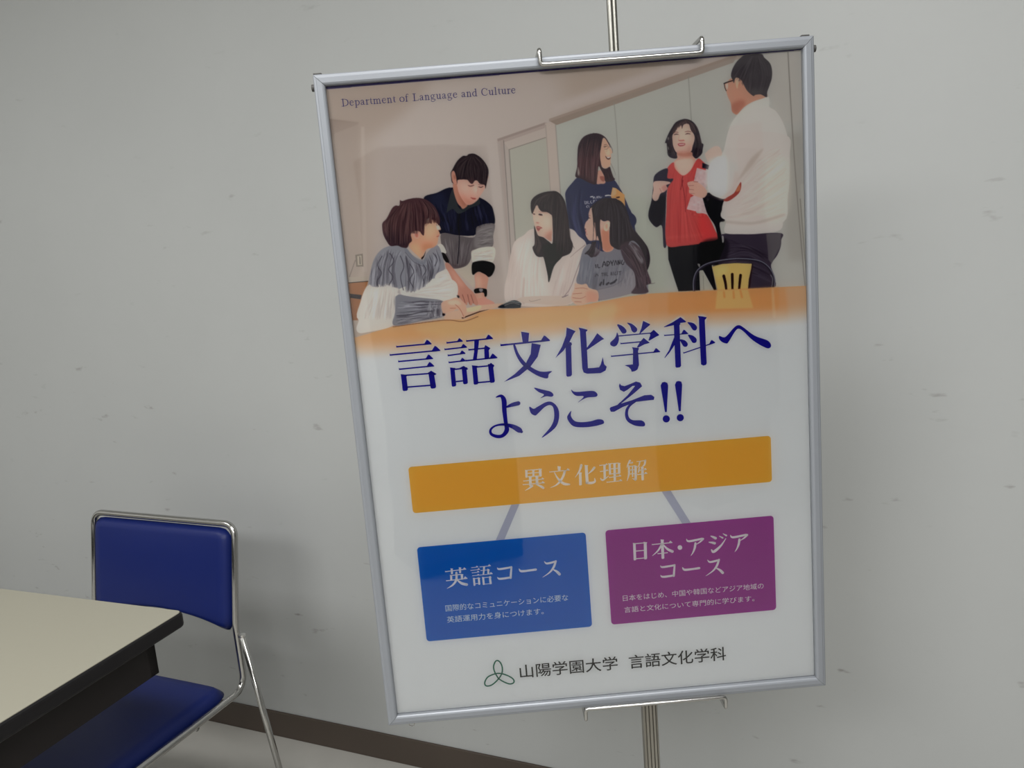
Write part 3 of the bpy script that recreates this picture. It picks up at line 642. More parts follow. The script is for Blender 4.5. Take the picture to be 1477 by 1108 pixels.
('H',[(168,156,148),(202,194,186)],110,3.2,0.17,[[504.6,104.2],[565.7,108.5],[559.2,198.1],[482,199.1],[499.6,167.9]],[[[503.3,152],[528.9,125],[554,112.4]],[[496,177.3],[528.1,161.8],[565.2,137.1]],[[485.5,192.9],[519.2,185.5],[561.5,162.6]],[[483.7,199.2],[518.9,198.5],[559.3,191.6]]],11),
('P',(160,146,136),0.5,1,1,[[517.3,125.8],[534.1,114.2],[520.5,132.4],[500,151.8],[503.5,145.6]],None,0),
('P',(160,150,142),0.6,1,1,[[483.7,199.2],[518.8,203.4],[555,197],[555.8,199.5],[518.7,206.7],[482.7,201.6]],None,0),
('P',(150,66,60),1,0.21,1,[[504.2,152.9],[503.9,160.9],[499.6,167.9],[487.7,175.1],[481.1,173.9],[486.2,170.2],[494.6,165.9],[499.9,158.2]],None,0),
('P',(178,110,78),0.9,0.34,1,[[502.4,156],[502.7,162.5],[498,164.5],[498.1,161.3]],None,0),
('P',(196,166,156),1,0.5,1,[[460.5,117],[461.4,113.9],[471.5,107.5],[478.9,108.8],[481.1,118.5],[471.1,120.2],[464.3,125.3]],None,0),
('P',(214,204,198),0.45,2,1,[[463.5,126.8],[471.1,121],[480.2,120],[487.5,123.7],[486.6,157.3],[481.1,171.4],[469.7,165.8],[461.7,155.5]],None,0),
('P',(180,166,160),0.5,1.5,1,[[497.1,138.7],[501.8,148.7],[493,164.2],[481.1,172.2],[476.2,169.5],[491.5,160.9]],None,0),
('P',(182,138,118),1,0.25,1,[[496.9,27.7],[492.2,30.6],[488,34.8],[490,43.8],[491.6,49.4],[494.9,57.4],[495.8,66.4],[499.2,70.2],[502.7,70.7],[511.1,63],[523,57.1],[539.5,52.7],[537.2,47],[509.7,28.5]],None,0),
('P',(160,96,80),0.6,2,1,[[494.8,59.7],[500.8,55.6],[509,53.9],[513.6,58.7],[508.7,65.1],[502.7,70.5],[498.1,69.4],[495.8,65.3]],None,1),
('P',(204,164,140),1,0.25,1,[[502.1,26.9],[506.2,29.4],[506.6,36],[503.5,40.3],[501.9,35.7]],None,0),
('P',(170,104,80),0.8,0.75,1,[[506.7,32.7],[510.6,36.3],[509.4,40.7],[505.8,42.6],[504.7,39.2]],None,1),
('P',(196,172,160),0.8,0.75,1,[[519.7,49.1],[539.5,49.9],[538.8,54.3],[527.7,54.1],[513.5,60.9]],None,1),
('P',(72,67,72),1,0.25,1,[[513.8,1.8],[524.3,1.5],[535.3,2.2],[538.1,6.2],[544.9,13.3],[547.3,21.1],[546.9,31],[543.8,39.7],[540.7,47.2],[540,53.3],[532.5,49.4],[525.5,49.5],[523.1,50.5],[516.3,44.4],[512.9,38.7],[509.6,31.8],[505,27.7],[501.5,28],[499.6,33.4],[498,29.4],[496.2,24.3],[498.4,16.7],[503.2,9.4],[509.1,4.3]],None,0),
('P',(56,50,58),0.6,3,1,[[498.3,18.9],[510,14.2],[521.6,15],[514.3,28.8],[501.6,26.9],[497,25.5]],None,1),
('P',(90,88,90),0.5,2.5,1,[[512.9,38.7],[525.7,41.8],[539.6,43.8],[532.5,49.4],[523.1,49.9]],None,1),
('H',[(92,86,92),(56,50,56)],110,1.29,0.3,[[513.8,2.4],[535.3,2.8],[547.1,21.1],[539.5,52.7],[516.3,43.3],[497,23.3]],[[[524.3,2.6],[510,14.2],[499.2,27.8]],[[526.6,2.7],[521.4,26],[518.6,44.6]],[[531.2,3],[544.8,22.1],[538.4,49.3]]],12),
('S',(48,40,44),1,0.16,[[487.4,33.1,1.6],[492.1,31.7,1.4],[498,30.5,1.4]]),
('S',(60,48,50),1,0.16,[[487.6,33.4,1.1],[488.2,38.1,1],[489.7,41.8,1]]),
('P',(190,180,172),0.8,0.34,1,[[489.1,34.9],[492.1,33.4],[491.9,38.4],[490.5,40.5]],None,0),
('P',(46,32,34),0.75,0.38,0,[[464.4,253.5],[516.2,256],[511.4,287.2],[468.7,285.3]],None,0),
('P',(196,164,98),1,0.17,0,[[463.3,255.5],[476.4,253.1],[495,253.4],[514.6,255.9],[513.4,262.4],[510.1,275.2],[508.5,287.6],[469.1,286],[466.5,270.7]],None,0),
('P',(206,178,118),0.5,2.5,1,[[465.6,257.5],[481.7,254.8],[481.4,265.2],[467.9,269.5]],None,1),
('S',(44,22,22),1,0.16,[[477.9,268.3,3.8],[479.7,276.9,3.5],[480.5,285.7,3]]),
('S',(44,22,22),1,0.16,[[488.9,267.1,3.8],[488.8,276.3,3.5],[488.5,286.3,3]]),
('S',(44,22,22),1,0.16,[[499.6,269.2,3.8],[498.3,278.3,3.5],[497.3,286.4,3]]),
('S',(48,44,54),1,0.16,[[439.2,283.8,3.3],[440,270.1,3.3],[445.7,258.7,3.3],[459.2,251.2,3.3],[481.8,248.5,3.3],[503.1,249.2,3.3],[524.2,254,3.3],[536,262.7,3.3],[542.4,276.3,3.3],[541.5,288.4,3.3]]),
('S',(120,120,140),0.85,0.16,[[438.1,283.7,1],[438.9,270,1],[444.6,258,1],[458.6,250.5,1],[481.9,247.8,1],[503.1,248.3,1],[524.9,253,1],[537.3,262.8,1],[543.5,276.4,1],[542.9,288.5,1]]),
('S',(150,150,160),0.5,0.24,[[538.5,272.1,1.1],[541,277.5,1.1],[539.5,288.2,1.1]]),
('P',(172,164,152),1,0.34,1,[[136.8,230.2],[157.2,225.9],[158.1,255.8],[150.3,248.6],[139.7,236.2]],None,0),
('P',(34,34,46),1,0.25,1,[[105.1,140.7],[121.9,135.9],[142.8,131],[173.6,145.1],[186.1,154],[190.7,163.2],[189.8,180.9],[169.1,181.1],[163.3,192],[125.6,186.9],[117.6,183.9],[109.8,160.7]],None,0),
('P',(42,46,74),0.45,3,1,[[112.4,141.6],[130,136.4],[132.7,162.3],[125.7,166.6]],None,1),
('P',(100,92,94),1,0.25,1,[[124.1,185.6],[145.2,190.7],[164,193.7],[169.1,181.1],[189.9,179.3],[187.6,193.8],[184.4,208.2],[160.2,209.8],[157.7,219.4],[150.3,228.7],[134.3,230.9],[125.7,223.6],[123.6,210.4],[121.4,197.1]],None,0),
('P',(130,124,124),0.75,1.5,1,[[168.8,184.3],[189.4,180.1],[186.3,205.1],[163.7,206.7]],None,1),
('P',(72,60,64),0.7,2,1,[[131.3,217.5],[151.1,218.9],[148.6,228.6],[134.3,230]],None,1),
('H',[(80,72,76),(134,126,128)],176,1.2,0.4,[[124.1,185.9],[164,193.7],[188.5,182.5],[184.4,208.2],[157.7,219.4],[134.3,230]],[[[125.4,189.3],[130.6,225.6]],[[145,192.3],[140.2,229.6]],[[163.1,193.6],[150.4,227.1]]],13),
('H',[(90,84,86),(150,144,144)],52,1.8,0.4,[[169,182.7],[189.4,180.1],[186.3,205.1],[163.7,206.7]],[[[167.9,185.9],[188.9,182.5]],[[165.5,205.2],[186.4,203.5]]],14),
('H',[(52,54,84),(22,22,32)],88,2,0.4,[[108.3,141.3],[142.7,131.8],[186.1,154],[189.8,180.9],[163.3,192],[125.6,186.9]],[[[114.9,140.2],[127.5,184.6]],[[147.2,147.3],[143.6,189]],[[178.1,151.1],[187.5,179.2]]],15),
('S',(20,20,28),0.7,0.24,[[148.5,160.2,1.9],[145.6,176.1,1.6],[144.7,195.6,1.3],[139.8,224.7,1.3]]),
('P',(190,182,172),1,0.25,1,[[160,211.4],[172,207.3],[188.4,209.4],[184.6,226.3],[172.3,224.6],[160.5,226.2],[158,219.4]],None,0),
('H',[(160,152,146),(206,200,192)],44,1.6,0.5,[[160,211.4],[188.4,209.4],[184.6,226.3],[158.1,224.4]],[[[159.9,213],[187.5,210.9]],[[159.1,222.8],[184.8,224.7]]],16),
('P',(30,27,31),1,0.21,1,[[157.7,227.6],[160.6,224.6],[172.3,223.8],[184.5,227.9],[186.5,234.7],[181.6,243.4],[175.7,244.6],[166.3,237.3],[158,240.8],[156.8,234.2]],None,0),
('P',(186,180,172),1,0.25,1,[[118.8,198.6],[123.6,200.6],[127,209],[125.2,211.3],[120.3,210.1],[115.9,203.3]],None,0),
('P',(36,30,34),1,0.25,1,[[120.3,210.1],[125.2,211.3],[129.3,220.6],[127.4,223.8],[122.9,218.5]],None,0),
('P',(184,140,122),1,0.25,1,[[160.1,241],[166.2,237.8],[176.5,244.7],[174.9,255.4],[172.3,266.8],[173.4,273.6],[180.7,277.5],[180.5,279.9],[164.6,279.3],[160.2,270.9],[158.4,262.4],[160,252.6]],None,0),
('P',(206,168,150),0.55,2,1,[[161.5,244.4],[166.6,243.1],[166.7,273.1],[161.7,272.7]],None,1),
('P',(34,30,34),1,0.17,1,[[157.8,259.1],[162.9,257.8],[172,259.3],[174,261.9],[173.1,268.5],[170.4,269.2],[169.1,264.1],[160.7,264.3],[157.8,263.2]],None,0),
('P',(150,150,156),0.8,0.25,1,[[164.5,258.7],[168.7,259.5],[167.6,262.8],[164.6,262.1]],None,0),
('P',(188,140,126),1,0.25,1,[[161.9,271],[171.9,271.8],[182.3,278.4],[176.3,280],[166.2,279.7],[159.7,277.6]],None,0),
('P',(176,128,112),1,0.25,1,[[123.9,225.2],[129,223.9],[139.4,239.5],[149.8,255.2],[157.4,264],[161.4,276.8],[158.7,279.5],[154.7,276.4],[152.9,278.7],[150.4,278.5],[148.2,274.2],[147,278.3],[143.9,275.5],[137.1,265.9],[133.1,253.9],[129.1,242]],None,0),
('P',(200,158,140),0.5,2,1,[[130.1,230.5],[136.2,237.6],[144.9,253.1],[139.9,252.8],[134.1,242.4]],None,1),
('S',(120,70,62),0.7,0.2,[[148.9,265.1,1],[150.5,276.9,0.8]]),
('S',(120,70,62),0.7,0.2,[[153.1,265.4,1],[155.6,276.4,0.8]]),
('S',(120,70,62),0.7,0.2,[[142.3,264.6,1],[144.8,274.8,0.8]]),
('P',(50,54,58),1,0.21,1,[[138.9,138.7],[143.3,134.2],[146.6,153.6],[150.3,158.7],[152.5,162.1],[145.8,163.2],[140.6,157.2],[134.6,159.2],[132.1,159.8]],None,0),
('P',(46,50,54),1,0.25,1,[[150.7,153.9],[163.1,153.2],[172.6,147.5],[174.8,150.8],[172.9,154.7],[161.1,157.9],[152.5,162.1]],None,0),
('P',(176,124,104),1,0.25,1,[[143.1,126.9],[148.6,126.6],[156.1,149.2],[158.9,154],[153,158.1],[150.2,154.9],[146.6,150],[143.7,139.1]],None,0),
('P',(150,92,74),0.7,2,1,[[148.3,130.3],[152,142.8],[157.4,152.3],[154.8,155.2],[150.1,146.5]],None,1),
('P',(190,150,136),1,0.25,1,[[149.3,118.3],[185.2,118.5],[186.1,126.9],[183.1,134.3],[178.8,140.1],[175.3,144.4],[171.8,148.8],[165.2,152.9],[158.9,153.6],[154.6,149.1],[149.9,139.6],[148.3,130.3]],None,0),
('P',(176,112,90),0.7,3,1,[[150,138.1],[159.4,147.1],[168.6,150.1],[165.2,152.9],[158.9,153.6],[154.6,149.1]],None,1),
('P',(206,172,158),0.6,4,1,[[152.4,127.6],[162.4,129.8],[162.4,138.9],[154.7,137.6]],None,1),
('P',(214,182,170),0.7,2.5,1,[[168.5,131.8],[174.8,130.7],[173.3,139.7],[167.9,139.3]],None,1),
('P',(72,56,60),1,0.21,1,[[141.5,123.8],[142.9,111.8],[146.2,109.8],[148.8,115.2],[148.6,126.6],[145.5,127.1]],None,0),
('P',(182,130,112),1,0.25,1,[[142.7,113.3],[146,111.3],[147.5,116.7],[148.4,124.3],[148.2,127.3],[144.7,127.1],[142.7,122.4]],None,0),
('P',(140,76,60),0.6,1,1,[[144.9,115.7],[147.1,117.4],[147.1,121.2],[145.2,121]],None,1),
('P',(48,40,44),1,0.25,1,[[166.3,92.4],[173.2,92.7],[180.6,97.9],[186.2,105.8],[188.8,113.5],[187.7,121],[185.5,128.4],[183,135.8],[182.2,131.2],[176.5,129.3],[173.7,125.3],[170.6,125.1],[167.2,128.6],[164.2,126.9],[161.4,123.3],[156,122.5],[149.3,122.8],[148.2,127.3],[147.6,115.9],[145.3,110.5],[142.9,111.8],[141.2,117.7],[141.7,126.1],[143.5,127.7],[141.7,126.1],[141.1,114.7],[144.7,108.2],[150.9,99.6],[158.4,94.1],[163,94.4]],None,0),
('P',(188,148,134),0.55,2,1,[[161.2,125.2],[164.1,128.4],[167.1,129.8],[170.3,128.1],[173.6,126.1],[176.3,132.3],[173.1,132.1],[163.1,131.4],[159.4,128.1]],None,1),
('P',(76,50,54),0.75,1.5,1,[[161.3,124.4],[163.3,128.4],[166.3,130.5],[168.7,129.5],[169.8,125.8],[167.7,121.9],[163.7,123.1]],None,1),
('H',[(78,64,64),(34,28,34),(60,48,50)],132,1.14,0.5,[[166.3,92.4],[180.6,97.9],[188.8,113.5],[184,132.9],[173.8,124.6],[164.3,125.4],[156,121.8],[148.3,121.2],[145.4,109.7],[155.9,95.4]],[[[169.2,94.1],[151.6,101.1],[145.2,112]],[[169.2,94.1],[157.4,105.3],[151.4,121.5]],[[170,94.1],[165.6,109.6],[165.8,127]],[[170.8,94.2],[178,110.5],[175.8,128.5]],[[171.5,94.2],[186,107.3],[184,132.9]]],17),
('S',(70,44,46),0.95,0.32,[[174.7,132.8,0.9],[177.7,133.6,1.2],[180.5,132.6,0.7]]),
('S',(92,60,58),0.6,0.32,[[174.5,130.1,0.8],[177.9,130.8,0.8],[181.1,130.5,0.5]]),
('S',(80,52,52),0.85,0.32,[[161.6,129.9,0.6],[164.6,131,1.1],[169,130.4,0.8]]),
('S',(150,96,84),0.45,0.4,[[173.1,132.1,0.6],[173.7,136.7,0.7],[172.5,140,0.7]]),
('S',(110,74,66),0.5,0.48,[[162.3,131.3,0.7],[166.2,131.6,0.9],[168.6,130.3,0.6]]),
('P',(160,96,84),0.6,0.75,1,[[166.3,139.6],[169.2,141.7],[172.4,141.6],[171.5,143.4],[167.6,142.4]],None,1),
('P',(156,78,72),1,0.29,1,[[163.1,144.7],[166.6,145.5],[170.4,146.4],[168.8,147.8],[165.7,147.2]],None,0),
('S',(190,130,116),0.6,0.4,[[162.9,142.8,0.8],[166.7,143.8,0.6],[169.7,145.2,0.5]]),
('S',(196,140,126),0.6,0.48,[[164,148.2,0.9],[167.9,149.1,0.7]]),
('P',(184,173,167),1,0.25,1,[[239.8,189.4],[226,196.6],[213.9,203.9],[206.6,223],[201.9,242.4],[196.2,261.9],[197.5,278.7],[213.6,276.6],[216.4,285.1],[263.3,288.7],[287.4,282.1],[300,239.7],[304.5,214.5],[295.5,203.2],[283.6,192.6]],None,0),
('P',(196,188,182),0.5,4,1,[[215.1,210.5],[238.7,205.7],[248.9,252.5],[250.2,282.6],[220.3,277.1],[220.5,250.4]],None,1),
('P',(166,148,140),0.7,0.75,1,[[221.5,250.5],[223.6,254],[220.7,272.1],[221.7,280.5],[217.6,280.2]],None,1),
('P',(168,150,142),0.4,2.5,1,[[206.6,223],[210.9,210.2],[210.9,233.2],[200.3,252.3]],None,1),
('H',[(160,146,140),(206,198,192)],110,1.8,0.16,[[215.5,204],[239.7,191],[249.2,222.8],[250,286],[198.3,278.8]],[[[219.1,201],[206.7,232.9],[200.2,275.6]],[[239.5,194.3],[226.7,234.3],[220.3,277.1]],[[247.8,219.4],[245.5,252.3],[246.8,284.1]]],18),
('H',[(160,142,138),(202,192,188)],88,1.8,0.18,[[267.1,230.7],[303,216.9],[296.1,249.4],[277.1,284.7],[250,286]],[[[268.5,234.1],[253.5,284.6]],[[291,222.6],[274,281.1]],[[302.1,218.5],[288,272.1]]],19),
('S',(140,118,116),0.7,0.2,[[302.8,214.9,1.3],[291,222.6,0.8],[283.1,228.6,0.6]]),
('S',(134,114,116),0.8,0.2,[[297.3,229.6,1.1],[287.5,252.1,1.1],[279.8,268.1,1],[270.8,278.3,1.3]]),
('P',(28,22,26),1,0.25,1,[[239.9,212.3],[281.4,215.3],[272.3,227.8],[261.5,238.6],[253.6,257.9],[252.3,246.1],[248.3,223.6]],None,0),
('P',(196,162,146),1,0.25,1,[[240,162],[260.2,163.4],[264.1,175.7],[262.8,193.3],[261.5,200.6],[260.2,207.1],[252,201.3],[246.4,200],[243.7,196.5],[241.8,189.9],[240.4,182.4],[239.6,174]],None,0),
('P',(170,118,100),0.8,2.5,1,[[251.9,201.8],[262,193.2],[261,208.1],[255.5,205.8]],None,1),
('P',(212,184,168),0.55,4,1,[[252.8,174.9],[261.2,176.4],[261.4,187.6],[251.7,190.6],[249.5,181.2]],None,1),
('P',(214,186,172),0.5,2.5,1,[[242.5,173.2],[246.1,175.4],[246.7,181],[241.5,181.5]],None,1),
('P',(44,36,40),1,0.25,1,[[264.2,145.2],[270.8,145.8],[277,150.8],[281.2,159.4],[282.5,169.6],[283.4,185.4],[284.3,202.3],[287.4,213.7],[283.9,222.8],[277.1,226.1],[263.4,229.8],[261.2,234.4],[255.6,233],[250.3,226],[242.8,225],[238.7,221.4],[236,212.8],[239.2,207.4],[240.2,186.1],[242.5,193.7],[244.6,198.5],[251,201.3],[257.3,206.8],[262,208.1],[263.8,177.6],[263.2,174.7],[257.8,170.6],[251.3,169.3],[247.8,165.3],[245.8,159.7],[242.6,164.9],[238.9,171.1],[237.5,163.7],[239.1,154.6],[246.1,148.6],[255.7,145.7]],None,0),
('P',(30,23,27),0.8,2,1,[[250.4,211],[276.1,211],[271.3,225.7],[263.4,229.8],[255.7,232.1],[250.4,224.2]],None,1),
('H',[(74,60,62),(32,26,30),(60,46,50)],176,1.03,0.45,[[264.2,145.4],[277,150.8],[282.5,169.6],[287.4,213.7],[277.1,225.2],[261.6,228.7],[264,177.6],[247.1,161.6],[238.4,164.6],[240.1,152.8]],[[[264.1,146.3],[246.7,153.3],[239.1,167.5]],[[265.1,146.3],[249.4,155.3],[246.9,164.3]],[[266.9,146.5],[262.4,159],[263.2,174.7]],[[268.8,146.6],[275.2,164.5],[265.6,225.3]],[[270.7,146.7],[280.9,164.9],[279.2,222.5]],[[271.6,146.8],[282.5,169.6],[286.2,216.4]]],20),
('H',[(60,48,50),(84,62,62)],48,0.8,0.5,[[239.9,189.7],[251,201.7],[250.4,224.2],[239.2,221.5],[236,212.8]],[[[240.4,189.8],[241.3,204.7],[236.9,213.8]],[[242.7,197.4],[247.5,210.8],[242.9,223.6]]],21),
('S',(60,40,40),0.7,0.16,[[284.7,209.8,0.5],[287.3,214.6,0.5],[289,218.5,0.3]]),
('S',(52,34,36),1,0.2,[[247.7,172.5,2],[250.1,173.1,2.2],[251.9,173.7,0.9]]),
('S',(70,46,46),0.85,0.24,[[240.3,171.2,1.3],[241.8,171.7,1.5]]),
('S',(120,86,78),0.5,0.36,[[247.5,169.2,0.8],[254,170.4,1.1],[258.7,171.8,0.6]]),
('P',(240,228,220),0.6,0.13,1,[[251.8,172.8],[252.9,173.1],[252.7,173.8],[251.5,173.7]],None,0),
('P',(160,106,94),0.7,0.34,1,[[242.4,182],[244.8,181.7],[247,182.8],[244.6,183.6]],None,0),
('P',(148,78,74),1,0.21,1,[[242.7,187.2],[246.3,187],[250.4,189.4],[248,190.3],[245.9,192.5],[243.6,191.4]],None,0),
('P',(190,130,124),0.8,0.21,1,[[243.4,188],[248.1,188.5],[247.1,189.3],[244.3,188.9]],None,0),
('S',(176,118,108),0.6,0.36,[[243.6,192.3,1.1],[246.3,193.9,0.8]]),
('P',(118,116,126),1,0.25,1,[[309.9,214.1],[301.3,218.4],[296.4,229.6],[292.9,245.8],[289.4,262.2],[309.9,272],[312.5,285.6],[337.9,284.2],[360.1,280.8],[378.7,281.3],[378.6,245.5],[374.7,222.1],[365.2,211.6],[338,219.4],[324.3,225]],None,0),
('P',(136,130,136),0.9,1.1,1,[[349.7,253.3],[364.9,251.1],[365.6,271.2],[355,282.1],[315.9,285.9],[314.9,272.4],[338.8,267.5]],None,1),
('P',(104,108,122),0.55,2.5,1,[[297.3,229.6],[310.6,230.6],[310.2,267],[290.3,262.2]],None,1),
('H',[(92,90,100),(150,148,156)],132,1.6,0.28,[[297.6,223.1],[341,226.2],[364.8,254.4],[361.9,277.6],[316,284.2],[292.1,259]],[[[297.3,229.6],[292,260.7]],[[324.1,228.3],[313.4,270.6]],[[347.3,233.3],[338.7,269.2]],[[363.1,254.3],[358.6,277.3]]],22),
('P',(86,84,94),0.6,1,1,[[310.9,253.8],[316.2,250.8],[313.4,270.6],[308.3,270.2]],None,1),
('S',(96,92,102),0.5,0.32,[[313.3,272.3,1.1],[335.4,268.9,1.1],[349.3,259.9,1.1],[348.5,243.3,0.8]]),
('S',(84,80,90),0.6,0.24,[[314.5,274,1],[315.8,286.7,1]]),
('S',(44,40,48),0.9,0.14,[[314.7,240.8,1.4],[314.8,244.5,1.3]]),
('S',(44,40,48),0.9,0.14,[[317.1,240.6,1.3],[317.5,244.6,1.1],[319.9,244.5,1]]),
('S',(44,40,48),0.9,0.14,[[322.9,244.1,1.3],[325.6,237.6,1.3],[327.5,243.1,1.3]]),
('S',(44,40,48),0.9,0.14,[[324.2,241.8,0.8],[326.7,241.7,0.8]]),
('S',(44,40,48),0.9,0.14,[[329.3,243.5,1.3],[329.3,237.9,1.3],[332.7,239.8,1.3],[329.7,243.6,1.1]]),
('S',(44,40,48),0.9,0.14,[[334,237.6,1.3],[335.5,240.7,1.3],[337.7,237.2,1.1]]),
('S',(44,40,48),0.9,0.14,[[335.5,240.7,1.3],[335.7,243.3,1.1]]),
('S',(44,40,48),0.9,0.14,[[338.4,243.2,1.1],[340.4,237.4,1.1],[341.8,242.8,1.1]]),
('S',(44,40,48),0.9,0.14,[[343.5,242.9,1.3],[343.4,237.6,1.3],[345.5,242.4,1.3],[346.1,237.5,1.1]]),
('S',(44,40,48),0.9,0.14,[[348.8,238,1.3],[347.6,241.6,1.3],[349.8,243.4,1.1],[351,240.2,1.1]]),
('S',(64,60,68),0.8,0.14,[[313.4,255.6,1],[315.2,252.4,1.1],[316.8,255,1]]),
('S',(64,60,68),0.8,0.14,[[321.5,252.1,1],[323.6,252.2,1]]),
('S',(64,60,68),0.8,0.14,[[322.5,252.1,1],[322.3,255.5,1]]),
('S',(64,60,68),0.8,0.14,[[324.8,251.8,1],[324.6,255.6,1]]),
('S',(64,60,68),0.8,0.14,[[326.5,251.6,1],[326.3,255.6,1]]),
('S',(64,60,68),0.8,0.14,[[324.9,253.8,0.6],[326.4,253.8,0.6]]),
('S',(64,60,68),0.8,0.14,[[328.2,251.7,1],[328,255.7,1],[329.7,255.7,0.8]]),
('S',(64,60,68),0.8,0.14,[[333.1,255.4,1],[333.9,251.5,1],[334.7,255.5,1]]),
('S',(64,60,68),0.8,0.14,[[336.6,251.7,1],[336.1,255.6,1]]),
('S',(64,60,68),0.8,0.14,[[339,251.9,1],[338.1,255.5,1],[340.1,255.3,1]]),
('S',(64,60,68),0.8,0.14,[[341.5,255.4,1],[342,251.4,1]]),
('S',(64,60,68),0.8,0.14,[[343.7,251.9,1],[346.4,251.7,1]]),
('S',(64,60,68),0.8,0.14,[[345,252,1],[344.8,256,1]]),
('S',(48,44,52),0.85,0.32,[[318.6,266.8,2.6],[320.5,263.6,2.2]]),
('S',(48,44,52),0.85,0.32,[[322.9,266.3,2.2],[323.7,260.5,1.6]]),
('S',(48,44,52),0.85,0.32,[[327.1,266.6,2.6],[329.7,264.8,2.2]]),
('S',(48,44,52),0.85,0.32,[[332.1,266.2,2.4],[336.4,264.8,2.6]]),
('S',(48,44,52),0.85,0.32,[[337.3,264.1,2.6],[340,261.7,1.9]]),
('P',(196,156,140),1,0.25,1,[[313.8,168.1],[317.1,169.2],[326.5,186.6],[336,187.2],[335.3,200.2],[339,221.1],[331,226.1],[324.6,222.4],[324.1,212.5],[316.6,210.1],[309,210],[305.5,205.5],[304.3,201.7],[305.1,199],[304.1,196.1],[303.6,192.3],[305.6,186.9],[309.6,182.6],[310,176.1]],None,0),
('P',(182,118,92),0.85,1.5,1,[[325,197.6],[334.3,201.1],[334.6,213.3],[339,221.1],[331,226.1],[325,222.4],[324.1,212.5]],None,1),
('P',(214,176,156),1,0.29,1,[[330.1,190.5],[335.4,188.6],[335.1,194.6],[332.5,199.1],[330.1,199.8],[327.9,196.9]],None,0),
('P',(184,120,96),0.6,0.6,1,[[330,192.4],[332.5,190.7],[332.7,195.4],[330.7,197.1]],None,1),
('P',(214,184,168),0.5,2.5,1,[[306.4,188.8],[313.2,187.5],[313.6,204.2],[307.5,203.8]],None,1),
('S',(70,44,44),0.9,0.2,[[309.7,181.8,1.1],[311.4,182.3,0.8]]),
('S',(220,208,200),0.7,0.16,[[309.4,183.5,0.6],[310.3,184.6,0.5]]),
('S',(104,66,60),0.7,0.24,[[310.1,178.7,0.7],[311.9,179,0.6]]),
('P',(96,40,40),0.8,0.17,1,[[304,194.4],[305.3,195.1],[304.9,196.2],[303.9,195.6]],None,0),
('P',(190,112,104),0.8,0.25,1,[[304.1,196.3],[306.1,198.1],[305.1,199.4],[304,198]],None,0),
('P',(168,96,88),0.7,0.25,1,[[304.6,200.8],[306.7,201.4],[305.8,202.7]],None,0),
('P',(48,40,46),1,0.25,1,[[332.8,158.8],[345.9,161.6],[352.3,165.3],[356.7,172],[360,182.5],[363.1,196.6],[370.3,206.5],[377.5,216.4],[382.8,226.1],[384.5,239.5],[381.6,250.6],[375.4,259.7],[371.6,260.1],[374.4,240.6],[373.2,225.4],[366,215.5],[360.3,215.1],[356.2,220.5],[346.4,224.4],[339,221.1],[334.5,215.1],[334.8,200.2],[335.9,188.2],[327.5,186.6],[324.2,185.5],[323.1,197.5],[324.1,212.5],[324.6,221.9],[322,216.1],[318.9,204.6],[316.2,217.5],[313.7,228.6],[309.7,231.2],[305.2,227.1],[301.4,225.9],[307.4,220.7],[310.6,215.3],[311.8,211.6],[316.6,211],[316.8,198.9],[315.4,189.5],[315,180.2],[315.1,170],[311.3,170.6],[315.3,166.3],[323.2,161.3]],None,0),
('P',(70,52,62),0.9,1.5,1,[[346.7,219.8],[360.3,215.1],[367.4,226.9],[374.2,244.4],[372.6,259.4],[367.8,259.1],[360.7,245.3],[353.6,234.4],[350,229.4]],None,1),
('P',(66,50,60),0.9,0.38,1,[[348,220.2],[364.7,221.4],[374.1,235.2],[379.9,253.9],[384.3,269.2],[377.4,272],[379.5,281.4],[358.4,280.7],[364,271],[363.1,254.3],[352,240.2]],None,0),
('H',[(96,74,84),(48,36,44),(74,58,66)],88,1.8,0.6,[[348,220.2],[364.7,221.4],[374.1,235.2],[379.9,253.9],[384.3,269.2],[377.4,272],[379.5,281.4],[358.4,280.7],[364,271],[363.1,254.3],[352,240.2]],[[[351.2,222],[361.7,247.6],[365.3,277.8]],[[364.6,223],[373.5,248.4],[378,278.8]],[[364.7,221.4],[378.6,245.5],[382.6,269.1]]],23),
('S',(70,52,58),0.8,0.2,[[379.6,262.2,1.3],[382.9,269.9,0.8],[389.3,269.9,0.3]]),
('H',[(110,84,92),(60,44,52),(40,32,38),(86,66,76)],132,1.14,0.55,[[346.7,219.8],[360.3,215.1],[375.1,225.6],[384.2,236.6],[380.5,255.3],[367.7,259.9],[353.6,234.4]],[[[346.6,221.6],[359.1,239.5],[369.5,264]],[[354.3,220.3],[366.9,236.3],[375.2,264.4]],[[360.3,215.1],[375,227.5],[380.2,260]]],24),
('P',(140,134,140),0.75,1,1,[[359.2,217.9],[366,216.5],[372.2,225.4],[375.6,235],[374.2,244.4],[367.9,236.4],[363.6,226.6]],None,1),
('H',[(60,44,50),(84,66,76)],30,0.8,0.6,[[359.2,217.9],[372.4,221.6],[375.4,240.7],[367.7,240.1]],[[[359.3,216],[373.5,240.6]],[[364.1,215.4],[376.7,233.2]]],25),
('H',[(70,60,70),(34,28,34),(58,48,58)],198,1.03,0.45,[[332.8,159.1],[352.3,165.3],[361.4,192.8],[375.6,214.4],[360.3,215.1],[339,221.1],[335.9,188.2],[323.8,184.5],[315.1,170]],[[[330.8,160],[318.9,169.3],[314.6,204.3]],[[334.6,160.3],[325.4,171.7],[321.5,208.6]],[[336.5,160.4],[335.6,177],[335.5,214.3]],[[342.1,160.9],[348.6,182.6],[346.6,221.6]],[[345.9,162],[356.3,181.3],[358.5,213.1]],[[349.5,164.1],[359.8,186.2],[375.6,216.2]]],26),
